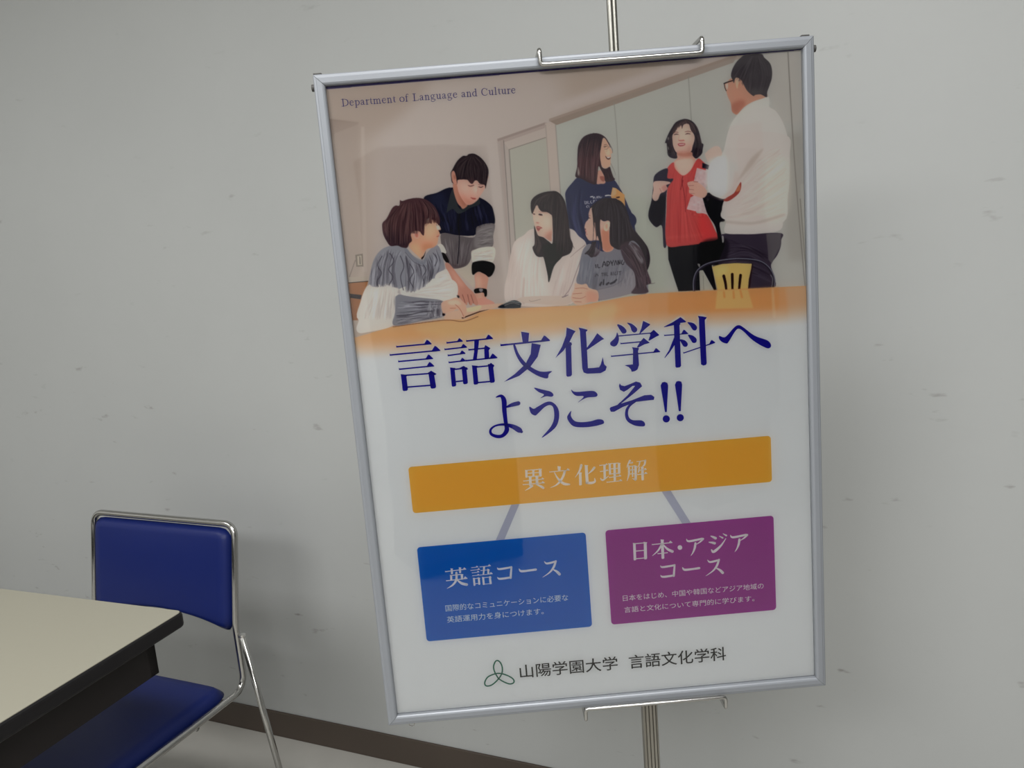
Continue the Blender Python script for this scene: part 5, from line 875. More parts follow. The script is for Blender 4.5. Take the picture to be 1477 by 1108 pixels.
GLYPHS = [
('headline_lettering',(40,36,114),[[[52.72,322.85],[92.46,322.59],[92.29,324.4],[51.45,324.75],[51.73,321.87]],[[86.62,324.56],[87.68,322.76],[91.39,317.9],[93.1,318.8],[97.15,323.33],[97.06,324.41]],[[43.26,332.69],[102.1,332.15],[101.94,333.96],[41.98,334.6],[42.27,331.7]],[[95.4,334.16],[96.59,332.35],[100.89,326.55],[102.85,327.57],[107.53,332.86],[107.44,333.95]],[[53.21,342.03],[92.53,341.75],[92.37,343.57],[51.94,343.95],[52.22,341.04]],[[86.68,343.74],[87.74,341.92],[91.47,337.03],[93.18,337.93],[97.24,342.49],[97.15,343.58]],[[53.14,352.1],[92.92,351.52],[92.76,353.35],[51.87,354.03],[52.15,351.11]],[[87.06,353.56],[88.12,351.73],[91.86,346.8],[93.57,347.69],[97.64,352.23],[97.54,353.32]],[[53.55,359.5],[56.43,360.07],[61.69,361.01],[61.77,362.06],[60.59,363.54],[60.84,380.07],[59.28,381.88],[55.1,382.08],[53.86,380.58],[53.76,362.67]],[[89.12,360.02],[92.16,360.63],[97.71,361.61],[97.8,362.72],[96.56,364.28],[97.54,379.87],[95.91,381.78],[91.51,381.99],[90.19,380.41],[89.36,363.35]],[[56.86,360.66],[92.31,361],[92.14,362.83],[55.59,362.59],[55.87,359.66]],[[59.93,376.21],[94.56,376.49],[94.39,378.33],[58.65,378.14],[58.93,375.2]],[[87.7,361.57],[93.09,358.31],[99.75,363.24],[97.43,364.72]],[[113.99,331.53],[138.26,330.82],[138.11,332.63],[112.74,333.44],[112.99,330.54]],[[133.46,332.88],[134.34,331.06],[137.34,327.22],[138.75,327.93],[142.11,331.49],[142.02,332.58]],[[117.43,323.23],[133.8,322.63],[133.65,324.43],[116.18,325.14],[116.43,322.25]],[[129.34,324.68],[130.17,322.86],[132.95,319.39],[134.24,320.05],[137.35,323.3],[137.26,324.38]],[[117.46,339.65],[135.72,338.7],[135.57,340.51],[116.21,341.56],[116.46,338.66]],[[131.25,340.83],[132.09,338.99],[134.86,335.46],[136.16,336.1],[139.28,339.3],[139.19,340.39]],[[117.76,348.82],[135.28,348.28],[135.12,350.1],[116.5,350.74],[116.75,347.83]],[[130.8,350.33],[131.63,348.5],[134.42,345.02],[135.72,345.68],[138.84,348.97],[138.75,350.07]],[[117.59,356.22],[120.03,356.71],[124.47,357.49],[124.54,358.38],[123.56,359.63],[123.65,380.04],[122.35,381.57],[118.82,381.74],[117.76,380.48],[117.8,358.89]],[[132.46,356.62],[135.05,357.13],[139.78,357.96],[139.86,358.9],[138.82,360.23],[138.99,378],[137.61,379.62],[133.87,379.8],[132.74,378.45],[132.69,359.45]],[[122.58,358.37],[136.27,357.96],[136.12,359.78],[121.32,360.3],[121.57,357.38]],[[123.03,374.45],[134.91,374.26],[134.76,376.1],[121.77,376.38],[122.02,373.44]],[[129.89,358.02],[135.55,355.7],[141.19,360.18],[138.72,361.46],[136.12,359.78]],[[142.81,322.98],[171.77,322.47],[171.62,324.28],[141.57,324.89],[141.81,322]],[[166.11,324.49],[167.12,322.67],[170.67,317.96],[172.34,318.82],[176.34,323.17],[176.26,324.25]],[[152.15,324.06],[158.31,324.16],[157.3,329.91],[152.98,349.69],[147.88,349.67],[150.61,338.53]],[[144.58,334.59],[167.31,334.14],[167.17,335.95],[143.33,336.51],[143.57,333.61]],[[164.02,334.44],[165.74,331.1],[172.09,335.78],[169.72,338.16],[169.41,349.12],[163.21,349.19]],[[139.81,348.31],[174.96,347.75],[174.82,349.57],[138.56,350.24],[138.8,347.32]],[[168.94,349.79],[170.01,347.96],[173.8,342.84],[175.58,343.76],[179.84,348.45],[179.76,349.55]],[[146.01,355.82],[148.6,356.33],[153.33,357.16],[153.41,358.11],[152.37,359.44],[152.56,379.79],[151.18,381.41],[147.43,381.59],[146.3,380.25],[146.24,358.65]],[[166.74,355.93],[169.49,356.47],[174.51,357.35],[174.6,358.35],[173.5,359.76],[174.01,379.14],[172.56,380.86],[168.59,381.05],[167.39,379.62],[167,358.92]],[[149.96,357.72],[170.94,357.5],[170.8,359.33],[148.71,359.65],[148.95,356.73]],[[151.96,378.17],[170.25,378.11],[170.11,379.95],[150.7,380.11],[150.94,377.16]],[[166.37,357.7],[171.16,354.76],[175.38,359.13],[173.42,360.82]],[[213.03,317.77],[223.37,320.37],[221.46,332.06],[214.16,332.42]],[[186.56,331.96],[243.58,330.89],[243.43,333.07],[185.08,334.25],[185.34,330.77]],[[236.52,333.37],[237.76,331.18],[242.15,325.19],[244.25,326.25],[249.33,331.7],[249.24,333.01]],[[201.52,333.65],[201.76,332.49],[202.42,332.35],[203.3,333.05],[204.19,334.4],[204.99,336.61],[205.81,339.7],[206.83,343.18],[208.22,346.59],[210.04,349.97],[212.2,353.52],[214.63,356.99],[217.29,360.14],[220.37,363.04],[223.81,365.77],[227.26,368.15],[230.32,370],[232.84,371.17],[235.03,371.79],[237.11,372.1],[239.32,372.35],[242.03,372.43],[245.01,372.27],[247.58,372.16],[249.03,372.36],[248.87,373],[247.58,373.89],[245.89,374.96],[244.57,376.09],[244.02,377.57],[243.78,379.35],[243.25,380.83],[241.83,381.43],[239.21,380.96],[235.76,379.74],[231.92,377.95],[228.1,375.74],[224.16,373],[219.97,369.68],[215.96,366.1],[212.55,362.54],[209.89,359.03],[207.72,355.42],[205.95,351.77],[204.47,348.14],[203.24,344.16],[202.32,339.95],[201.74,336.2]],[[225.53,333.65],[237.14,336.91],[231.92,352.08],[221.58,364.16],[206.17,374.97],[185.58,381.15],[200.91,371.79],[215.47,360.01],[223.09,347.73]],[[272.08,317.34],[283.36,323.1],[280.24,326.5],[274.55,336.1],[265.64,347.32],[254.69,355.66],[264.17,341.71],[270.53,327.59]],[[268.65,337.12],[271.72,337.72],[277.31,338.69],[277.42,339.8],[276.23,341.35],[274.63,379.34],[273.04,381.25],[268.62,381.47],[267.25,379.88],[268.99,340.43]],[[273.64,336.03],[277.2,337.58],[276.09,340.79],[273.36,340.58]],[[287.44,318.78],[291.73,319.98],[298.68,322.47],[298.38,323.98],[296.57,324.93],[296.4,346.62],[295.99,372.54],[303.46,372.78],[310.64,372.56],[313.04,368.86],[316.08,359.7],[317.43,369.2],[320.54,372.76],[318.62,377.61],[311.85,380.42],[303.05,380.07],[294.26,379.62],[289.97,377.62],[288.62,372.52],[288.76,346.03],[288.82,323.03]],[[310.94,327.99],[319.45,336.3],[316.43,337.38],[296.62,348.61],[295.64,346.56],[305.6,335.24]],[[337.33,319.07],[338.18,318.72],[339.86,319.19],[341.84,320.12],[343.57,321.17],[345.07,322.42],[346.59,323.99],[347.89,325.62],[348.74,327.02],[349.04,328.19],[348.94,329.25],[348.55,330.13],[348,330.8],[347.23,331.23],[346.19,331.47],[345.09,331.48],[344.14,331.27],[343.45,330.88],[342.88,330.29],[342.3,329.41],[341.57,328.12],[340.38,326.01],[338.9,323.26],[337.7,320.68]],[[350.29,317.86],[351.22,317.83],[352.94,318.27],[354.95,319.03],[356.75,319.99],[358.37,321.24],[360.03,322.83],[361.48,324.46],[362.48,325.88],[362.93,327.03],[362.96,328.05],[362.71,328.94],[362.3,329.69],[361.68,330.35],[360.8,330.9],[359.84,331.25],[358.93,331.3],[358.1,331.02],[357.26,330.46],[356.47,329.66],[355.78,328.65],[355.26,327.32],[354.86,325.7],[354.45,324.01],[353.89,322.5],[352.88,321.07],[351.57,319.66],[350.53,318.51]],[[371.11,317.04],[380.17,322.3],[379.58,323.35],[373.92,327.29],[365.94,333.8],[365.19,333.41],[368.24,326.86],[370.45,319.38]],[[336.59,329.17],[336.96,329.48],[337.37,330.35],[337.75,331.53],[338.04,332.78],[338.3,334.11],[338.53,335.64],[338.63,337.25],[338.5,338.84],[338.06,340.52],[337.4,342.29],[336.6,343.93],[335.75,345.22],[334.86,346.1],[333.88,346.69],[332.85,347.02],[331.81,347.12],[330.67,346.94],[329.44,346.48],[328.33,345.85],[327.52,345.14],[327.03,344.36],[326.76,343.46],[326.78,342.48],[327.17,341.49],[328.12,340.48],[329.54,339.42],[331.07,338.34],[332.33,337.28],[333.26,336.23],[334.05,335.18],[334.72,334.14],[335.29,333.12],[335.72,331.94],[336.03,330.66],[336.29,329.62]],[[337.47,333.23],[383.52,333],[383.46,334.42],[336.54,334.72],[336.66,332.45]],[[378.53,334.21],[384.22,329.71],[391.04,336.8],[390.44,337.85],[387.66,338.74],[377.33,343.66],[376.85,342.31],[379.55,335.93]],[[341.12,343.32],[368.79,343.12],[368.72,344.66],[340.11,344.94],[340.24,342.49]],[[365.45,344.19],[370.63,339.09],[378.31,346.27],[370.77,347.89],[362.35,351.43],[361.3,350.47]],[[354.73,349.97],[363.77,351.76],[363.47,353.39],[362.49,355.52],[362.72,373.79],[360.44,379.73],[357.04,381.69],[352.6,382.12],[351.86,379.06],[349.06,375.52],[344.01,372.91],[347.55,372.63],[354.72,372.62],[355.99,353.37]],[[327.89,358.83],[386.82,358.1],[386.75,359.65],[326.88,360.46],[327.01,357.99]],[[381.53,359.84],[382.42,358.29],[385.65,353.69],[387.26,354.51],[391.19,358.69],[391.15,359.61]],[[419.85,316.35],[427.05,322.78],[426.14,323.59],[419,323.92],[413.45,325.69],[397.8,327.68],[397.83,326.91],[409.21,322.09]],[[410.17,322.56],[413.31,323.16],[419.05,324.15],[419.19,325.28],[418.01,326.86],[417.59,379.68],[416.01,381.64],[411.49,381.86],[410.05,380.24],[410.59,325.93]],[[398.14,337.67],[424.34,337.71],[424.29,339.02],[397.29,339.05],[397.38,336.95]],[[418.87,339.09],[419.78,337.79],[423.1,332.93],[424.78,333.8],[428.88,338.29],[428.85,339.08]],[[410.88,340.5],[410.41,352.02],[403.2,361.4],[396.86,367.88],[396.33,367.29],[402.79,358.05],[408.22,346.34]],[[417.62,345.19],[418.73,345.07],[420.55,345.47],[422.54,346.18],[424.15,347.01],[425.35,348],[426.39,349.23],[427.17,350.52],[427.61,351.67],[427.62,352.73],[427.28,353.75],[426.71,354.62],[426.04,355.19],[425.21,355.46],[424.19,355.48],[423.13,355.26],[422.2,354.79],[421.45,354.02],[420.79,352.96],[420.19,351.75],[419.61,350.51],[418.87,349.09],[418.05,347.47],[417.5,346.04]],[[428.43,323.76],[429.65,323.65],[431.76,323.98],[434.11,324.61],[436.05,325.43],[437.54,326.51],[438.89,327.9],[439.95,329.36],[440.58,330.69],[440.67,331.94],[440.31,333.19],[439.7,334.26],[439,334.95],[438.2,335.27],[437.21,335.28],[436.17,334.98],[435.17,334.34],[434.24,333.19],[433.32,331.6],[432.42,329.89],[431.55,328.37],[430.48,326.97],[429.29,325.59],[428.44,324.44]],[[428.36,340.18],[429.33,339.87],[431.13,340.22],[433.18,340.95],[434.9,341.78],[436.29,342.75],[437.6,343.97],[438.67,345.28],[439.35,346.51],[439.57,347.72],[439.42,348.96],[439.01,350.06],[438.43,350.85],[437.59,351.28],[436.48,351.45],[435.32,351.38],[434.34,351.09],[433.65,350.57],[433.11,349.82],[432.58,348.83],[431.94,347.6],[430.89,345.81],[429.59,343.57],[428.57,341.49]],[[442.4,316.63],[448.39,317.84],[453.82,319.34],[453.45,320.41],[451.18,322.75],[451.15,333.13],[451.24,379.5],[450.06,381.41],[446.72,382.04],[443.69,380.03],[443.29,338.02],[443.58,320.53]],[[422.23,362.47],[459.52,352.99],[459.47,354.64],[421.17,364.21],[421.27,361.56]],[[454.84,355.94],[455.62,354.11],[458.43,349.38],[459.87,349.78],[463.39,352.69],[463.36,353.68]],[[469.15,344.93],[470.13,345.15],[471.5,345.92],[473.01,346.75],[474.37,347.19],[475.41,347.28],[476.29,347.21],[477.33,346.74],[478.83,345.66],[481.09,343.54],[483.86,340.61],[486.68,337.65],[489.04,335.45],[490.76,334.2],[492.12,333.49],[493.33,333.18],[494.61,333.13],[495.75,333.2],[496.73,333.5],[498.01,334.26],[500.04,335.74],[503.11,338.32],[506.92,341.77],[511.07,345.38],[515.16,348.42],[519.45,350.71],[524.03,352.63],[528.27,354.32],[531.57,355.95],[533.66,357.54],[534.89,359.01],[535.6,360.36],[536.1,361.6],[536.41,362.75],[536.39,363.81],[536.09,364.72],[535.58,365.44],[534.91,366.04],[534.04,366.52],[532.89,366.71],[531.35,366.44],[529.3,365.62],[526.84,364.34],[524.16,362.76],[521.5,361.04],[518.83,359.17],[516.06,357.09],[513.3,354.85],[510.65,352.49],[508.07,349.82],[505.54,346.89],[503.15,344.1],[500.98,341.85],[499.1,340.17],[497.45,338.89],[495.93,338.05],[494.48,337.73],[493.2,337.92],[492.08,338.58],[490.9,339.77],[489.42,341.52],[487.39,344.3],[485,347.95],[482.66,351.51],[480.79,354.07],[479.63,355.3],[478.91,355.72],[478.29,355.67],[477.43,355.47],[476.17,355.13],[474.7,354.51],[473.24,353.71],[471.99,352.85],[470.96,351.92],[470.04,350.88],[469.31,349.79],[468.81,348.75],[468.53,347.63],[468.46,346.44],[468.64,345.45]],[[224.22,392.13],[225.61,392.27],[228.17,393.12],[231.22,394.27],[234.1,395.31],[236.9,396.17],[239.88,397.06],[242.67,397.98],[244.89,398.95],[246.47,400.04],[247.6,401.21],[248.31,402.35],[248.66,403.34],[248.61,404.21],[248.16,405],[247.36,405.61],[246.27,405.96],[244.81,405.87],[242.97,405.44],[240.96,404.99],[238.98,404.83],[236.75,405.22],[234.27,405.93],[232.18,406.55],[231.13,406.64],[231.81,406.01],[233.71,404.89],[235.63,403.59],[236.39,402.39],[235.44,401.36],[233.5,400.35],[231.23,399.3],[229.32,398.11],[227.55,396.52],[225.71,394.65],[224.39,393.02]],[[216.06,416.69],[216.92,416.8],[218.28,417.91],[219.86,419.22],[221.37,419.91],[222.63,419.78],[223.84,419.25],[225.23,418.46],[227.07,417.55],[229.59,416.32],[232.61,414.79],[235.71,413.36],[238.47,412.45],[240.79,412.09],[242.88,412.08],[244.82,412.51],[246.7,413.47],[248.66,415.05],[250.61,417.19],[252.31,419.71],[253.5,422.44],[254.15,425.45],[254.37,428.79],[254.18,432.25],[253.58,435.61],[252.72,438.85],[251.55,442.08],[249.79,445.25],[247.2,448.33],[242.72,451.86],[236.8,455.7],[231.49,458.7],[228.82,459.76],[230.04,458.02],[233.82,454.28],[238.35,449.83],[241.79,446.01],[243.78,443.13],[245.26,440.52],[246.34,437.92],[247.14,435.1],[247.66,431.78],[247.86,428.16],[247.77,424.73],[247.44,421.96],[246.88,419.98],[246.06,418.53],[245,417.55],[243.71,416.98],[242.15,416.82],[240.33,417.09],[238.33,417.77],[236.2,418.83],[233.78,420.54],[231.09,422.84],[228.51,425.14],[226.43,426.88],[225.08,427.97],[224.23,428.69],[223.51,429.05],[222.59,429.02],[221.27,428.6],[219.79,427.79],[218.38,426.65],[217.31,425.23],[216.56,423.15],[216.02,420.52],[215.82,418.1]],[[272.15,398.7],[272.53,398.94],[273.22,399.77],[274.16,400.76],[275.29,401.51],[276.51,401.93],[277.87,402.22],[279.59,402.43],[281.86,402.58],[285.09,402.63],[289.05,402.57],[293.01,402.52],[296.23,402.59],[298.5,402.76],[300.21,402.99],[301.57,403.34],[302.8,403.88],[303.98,404.7],[305,405.74],[305.74,406.84],[306.12,407.84],[306.18,408.77],[305.95,409.69],[305.29,410.49],[304.05,411.04],[301.93,411.21],[299.09,411.09],[296.1,410.94],[293.53,411],[291.58,411.34],[289.92,411.82],[288.38,412.4],[286.77,413.06],[284.71,414.06],[282.41,415.34],[280.57,416.32],[279.92,416.45],[281.33,415.27],[284.2,413.16],[286.97,410.9],[288.1,409.23],[286.78,408.49],[283.97,408.23],[280.76,408.05],[278.24,407.57],[276.62,406.64],[275.36,405.48],[274.36,404.24],[273.54,403.06],[272.85,401.79],[272.35,400.42],[272.1,399.28]],[[270.4,426.97],[270.39,427.87],[269.89,429.61],[269.41,431.7],[269.44,433.66],[270.09,435.53],[271.11,437.51],[272.43,439.35],[274,440.81],[275.81,441.81],[277.9,442.47],[280.22,442.9],[282.75,443.2],[285.65,443.38],[288.87,443.38],[292.09,443.25],[295.01,443.04],[297.54,442.64],[299.86,442.06],[302.01,441.52],[304.01,441.26],[305.95,441.32],[307.77,441.58],[309.36,442.01],[310.62,442.57],[311.5,443.34],[312.07,444.3],[312.37,445.28],[312.43,446.12],[312.39,446.75],[312.19,447.27],[311.57,447.74],[310.31,448.22],[308.21,448.76],[305.46,449.31],[302.31,449.81],[299.05,450.17],[295.6,450.4],[291.86,450.54],[288.09,450.55],[284.56,450.38],[281.21,450.07],[277.95,449.62],[274.97,448.97],[272.44,448.06],[270.48,446.8],[268.96,445.25],[267.75,443.58],[266.7,441.94],[265.77,440.3],[265.03,438.62],[264.54,436.99],[264.32,435.52],[264.45,434.28],[264.88,433.2],[265.52,432.19],[266.26,431.15],[267.26,429.84],[268.51,428.37],[269.68,427.24]],[[336.09,395.96],[337.61,398.76],[342.29,400.24],[348.47,398.48],[357.48,395.38],[362.92,397.37],[365.23,402.36],[354.53,410.49],[344.19,417.55],[333.83,424.62],[329.26,427.08],[332.81,422.85],[336.28,420.31],[345.55,412.6],[356.1,401.09],[352.78,400.83],[345.91,405.34],[340.8,407.74],[335.98,404.56],[334.91,399.44]],[[320.84,428.67],[322.05,426.74],[329.38,424.83],[333.89,423.5],[350.75,419.75],[367.66,414.55],[376.54,414.68],[380.61,418.15],[379.55,421.78],[370.65,421.87],[356.17,422.43],[338.12,427.77],[326.72,433.09],[322.29,432.74]],[[350.05,422.51],[351.76,422.11],[353.84,421.84],[355.56,421.82],[356.18,422.2],[355.18,423.1],[353.05,424.41],[350.62,425.94],[348.7,427.48],[347.42,428.98],[346.37,430.55],[345.58,432.21],[345.04,433.97],[344.74,435.93],[344.68,438.07],[344.89,440.14],[345.42,441.92],[346.23,443.36],[347.31,444.58],[348.74,445.59],[350.55,446.41],[353.06,446.91],[356.15,447.12],[359.21,447.31],[361.64,447.74],[363.3,448.5],[364.49,449.45],[365.34,450.48],[365.93,451.49],[366.3,452.54],[366.39,453.68],[366.2,454.7],[365.75,455.45],[365.03,455.87],[364.05,456.05],[362.79,456.04],[361.26,455.89],[359.35,455.64],[357.1,455.25],[354.72,454.66],[352.42,453.83],[350.12,452.68],[347.74,451.28],[345.55,449.69],[343.77,448.03],[342.49,446.28],[341.56,444.41],[340.95,442.45],[340.59,440.41],[340.52,438.19],[340.75,435.82],[341.2,433.51],[341.82,431.45],[342.67,429.7],[343.74,428.15],[344.9,426.77],[346.01,425.57],[346.98,424.55],[347.91,423.69],[348.9,423.02]],[[389.46,403.68],[391.63,399.6],[394.98,399.07],[398.46,400.8],[399.41,404.46],[395.82,439.66],[393.49,439.48]],[[399.45,449.02],[399.01,450.86],[397.91,452.35],[396.31,453.29],[394.46,453.51],[392.64,453],[391.13,451.82],[390.16,450.16],[389.88,448.26],[390.32,446.43],[391.42,444.94],[393.02,444],[394.87,443.78],[396.69,444.29],[398.19,445.47],[399.17,447.13]],[[408.31,404.03],[410.48,399.94],[413.6,399.4],[416.88,400.77],[417.83,404.77],[414.34,439.98],[411.78,439.78]],[[418.02,449.01],[417.58,450.84],[416.48,452.34],[414.88,453.28],[413.03,453.5],[411.21,452.99],[409.69,451.81],[408.72,450.14],[408.43,448.25],[408.87,446.42],[409.97,444.92],[411.57,443.99],[413.41,443.77],[415.23,444.28],[416.74,445.46],[417.72,447.12]]],[[[174.03,400.31,1.37],[180.53,399.33,4.12],[183.72,405.74,6.52],[183.11,418.78,5.84],[183.68,435.74,5.15],[184.08,445.21,6.18],[178.39,451.95,4.81],[170.93,452.68,4.46],[163.45,448.87,3.78],[163.2,442.61,3.09],[170.2,438.07,2.4],[181.33,437.44,3.43],[192.15,441.13,5.84],[200.08,446.48,7.21],[203.22,449.19,3.78]],[[185.81,414.69,2.06],[194.28,412.17,5.15],[202.11,410.91,5.49]]]),
('banner_lettering',(205,200,196),[[[203.66,501],[204.97,501.26],[207.37,501.7],[207.42,502.19],[206.9,502.87],[206.55,510.98],[205.86,511.82],[203.97,511.91],[203.39,511.21],[203.79,502.46]],[[221.79,500.75],[223.3,501.05],[226.04,501.55],[226.09,502.11],[225.5,502.89],[225.1,511.06],[224.31,512.01],[222.15,512.12],[221.49,511.32],[221.95,502.42]],[[212.95,501.92],[214.14,502.16],[216.31,502.55],[216.35,502.99],[215.89,503.62],[215.65,510.25],[215.03,511.01],[213.32,511.09],[212.79,510.46],[213.07,503.24]],[[204.92,501.26],[223.95,501.49],[223.88,502.56],[204.21,502.39],[204.33,500.67]],[[206.49,505.47],[222.17,505.73],[222.1,506.81],[205.78,506.59],[205.9,504.88]],[[206.15,510.22],[223.35,510.38],[223.27,511.45],[205.45,511.35],[205.57,509.63]],[[207.88,510.72],[209.32,511.01],[211.95,511.49],[212,512.03],[211.43,512.78],[210.95,522.86],[210.2,523.78],[208.13,523.87],[207.49,523.11],[208.02,512.33]],[[216.69,510.89],[218.14,511.19],[220.77,511.67],[220.82,512.2],[220.25,512.96],[219.78,522.03],[219.03,522.94],[216.95,523.04],[216.32,522.28],[216.84,512.5]],[[200.91,515.58],[226.1,515.1],[226.03,516.18],[200.2,516.71],[200.32,514.99]],[[223.9,516.31],[224.3,515.23],[225.65,513.56],[226.3,513.9],[227.87,515.51],[227.82,516.16]],[[199.81,520.52],[226.13,520.44],[226.06,521.52],[199.1,521.65],[199.22,519.93]],[[223.5,521.61],[223.97,520.54],[225.6,518.42],[226.37,518.84],[228.25,520.88],[228.21,521.53]],[[246.87,499.65],[251.28,500.77],[250.2,506.07],[247.22,505.83]],[[236.34,506.34],[260.66,505.98],[260.59,507.05],[235.63,507.47],[235.75,505.75]],[[257.89,507.17],[258.39,506.1],[260.09,503.82],[260.91,504.25],[262.9,506.39],[262.86,507.04]],[[274.44,510.55],[275.95,510.86],[278.71,511.36],[278.76,511.92],[278.18,512.7],[277.5,527.85],[276.72,528.81],[274.55,528.91],[273.88,528.11],[274.61,512.23]],[[282.9,501.36],[284.54,501.69],[287.52,502.23],[287.59,502.83],[286.95,503.68],[286.74,526.58],[285.9,527.62],[283.55,527.74],[282.82,526.87],[283.09,503.17]],[[303.22,503.43],[312.26,502.82],[312.2,503.89],[302.53,504.56],[302.63,502.84]],[[310.42,504.07],[310.76,502.99],[311.86,501.67],[312.4,501.93],[313.73,503.18],[313.69,503.82]],[[303.51,511.77],[312.56,511.1],[312.5,512.17],[302.81,512.91],[302.91,511.19]],[[310.72,512.37],[311.06,511.28],[312.16,509.95],[312.7,510.21],[314.03,511.45],[313.99,512.1]],[[307.55,503.61],[308.87,503.88],[311.29,504.32],[311.34,504.81],[310.83,505.49],[310.19,521.32],[309.51,522.16],[307.61,522.25],[307.02,521.55],[307.7,505.08]],[[314.74,502.67],[315.94,502.91],[318.12,503.31],[318.17,503.75],[317.71,504.37],[317.41,516.96],[316.8,517.71],[315.08,517.8],[314.55,517.16],[314.88,504]],[[326.87,502.31],[328.26,502.6],[330.79,503.05],[330.85,503.57],[330.31,504.29],[329.81,516.84],[329.11,517.72],[327.12,517.81],[326.5,517.08],[327.04,503.85]],[[320.93,502.77],[322.26,503.04],[324.68,503.47],[324.73,503.96],[324.22,504.65],[323.31,526.26],[322.63,527.1],[320.73,527.19],[320.14,526.49],[321.09,504.24]],[[314.91,502.06],[328.77,502.25],[328.71,503.32],[314.22,503.19],[314.32,501.47]],[[316.39,509.34],[328.4,509.31],[328.35,510.39],[315.7,510.48],[315.8,508.76]],[[316.02,516.26],[328.04,516.23],[327.99,517.31],[315.33,517.4],[315.42,515.67]],[[315.02,520.98],[328.9,520.17],[328.85,521.25],[314.32,522.11],[314.42,520.39]],[[326.71,521.45],[327.1,520.36],[328.42,518.64],[329.08,518.96],[330.68,520.53],[330.64,521.18]],[[311.3,527.11],[329.59,526.84],[329.53,527.92],[310.61,528.25],[310.7,526.52]],[[327.11,528.04],[327.54,526.96],[329.05,524.98],[329.79,525.37],[331.61,527.27],[331.58,527.92]],[[348.79,508.25],[350.12,508.52],[352.54,508.96],[352.59,509.45],[352.09,510.14],[351.24,527.6],[350.57,528.44],[348.67,528.53],[348.07,527.83],[348.95,509.72]],[[341.6,508.14],[350.62,507.87],[350.57,508.94],[340.91,509.27],[341,507.55]],[[341.71,513.32],[349.98,513.22],[349.93,514.29],[341.03,514.45],[341.11,512.73]],[[341.45,518.56],[349.72,518.61],[349.67,519.69],[340.77,519.69],[340.85,517.97]],[[354.42,514.73],[363.32,514.27],[363.27,515.35],[353.74,515.87],[353.82,514.14]],[[361.14,515.52],[361.52,514.43],[362.84,512.73],[363.49,513.06],[365.1,514.65],[365.07,515.3]],[[353.02,520.42],[363.8,519.91],[363.75,520.99],[352.33,521.56],[352.42,519.83]],[[361.33,521.16],[361.76,520.07],[363.25,518.06],[364,518.43],[365.82,520.28],[365.79,520.93]],[[357.61,510.5],[359,510.78],[361.54,511.24],[361.6,511.75],[361.07,512.47],[360.69,528.48],[359.99,529.37],[358,529.46],[357.37,528.73],[357.78,512.04]]],[[[211.56,523.8,2.75],[207.25,526.55,2.06],[201.42,529.4,0.41]],[[217.29,522.33,1.37],[222.35,525.06,2.88],[225.91,527.83,3.29]],[[242.36,508.14,0.96],[245.48,515.34,2.2],[249.61,521.09,3.02],[254.62,524.98,3.57],[260.93,526.11,2.33]],[[256.09,507.55,3.16],[253.83,513.7,3.16],[248.87,521.02,2.75],[242.55,525.93,1.78],[235.25,528.44,0.41]],[[278.55,501.43,3.43],[275.88,508.54,2.47],[269.35,517.27,0.41]],[[284.22,526.07,3.16],[290.57,526.74,3.43],[295.17,525.18,2.75],[295.06,520.52,0.69]],[[295.49,506.42,3.43],[291.5,510.57,2.33],[286.8,514.05,0.41]],[[302.96,521.55,0.96],[305.82,524.26,2.47],[313.98,519.35,0.55]],[[343.45,501.05,2.88],[340.6,505.67,1.65],[338.51,509.9,0.41]],[[341.38,508.04,2.61],[341.04,519.22,2.47],[337.96,528.27,0.55]],[[346.32,503.82,2.47],[342.91,504.32,0.69]],[[346.44,508.84,1.65],[345.76,522.7,1.65]],[[345.25,525.37,0.69],[349.26,528.02,2.33]],[[352.36,502.92,0.82],[359.5,502.8,0.96],[364.39,502.43,1.37]],[[356.61,503.49,2.06],[355.1,508.38,1.51],[352.47,511.49,0.41]],[[364.01,502.55,2.61],[362.4,508.2,2.33],[359.52,510.28,0.82]],[[355.51,510.73,1.37],[353.91,517.55,1.65]]]),
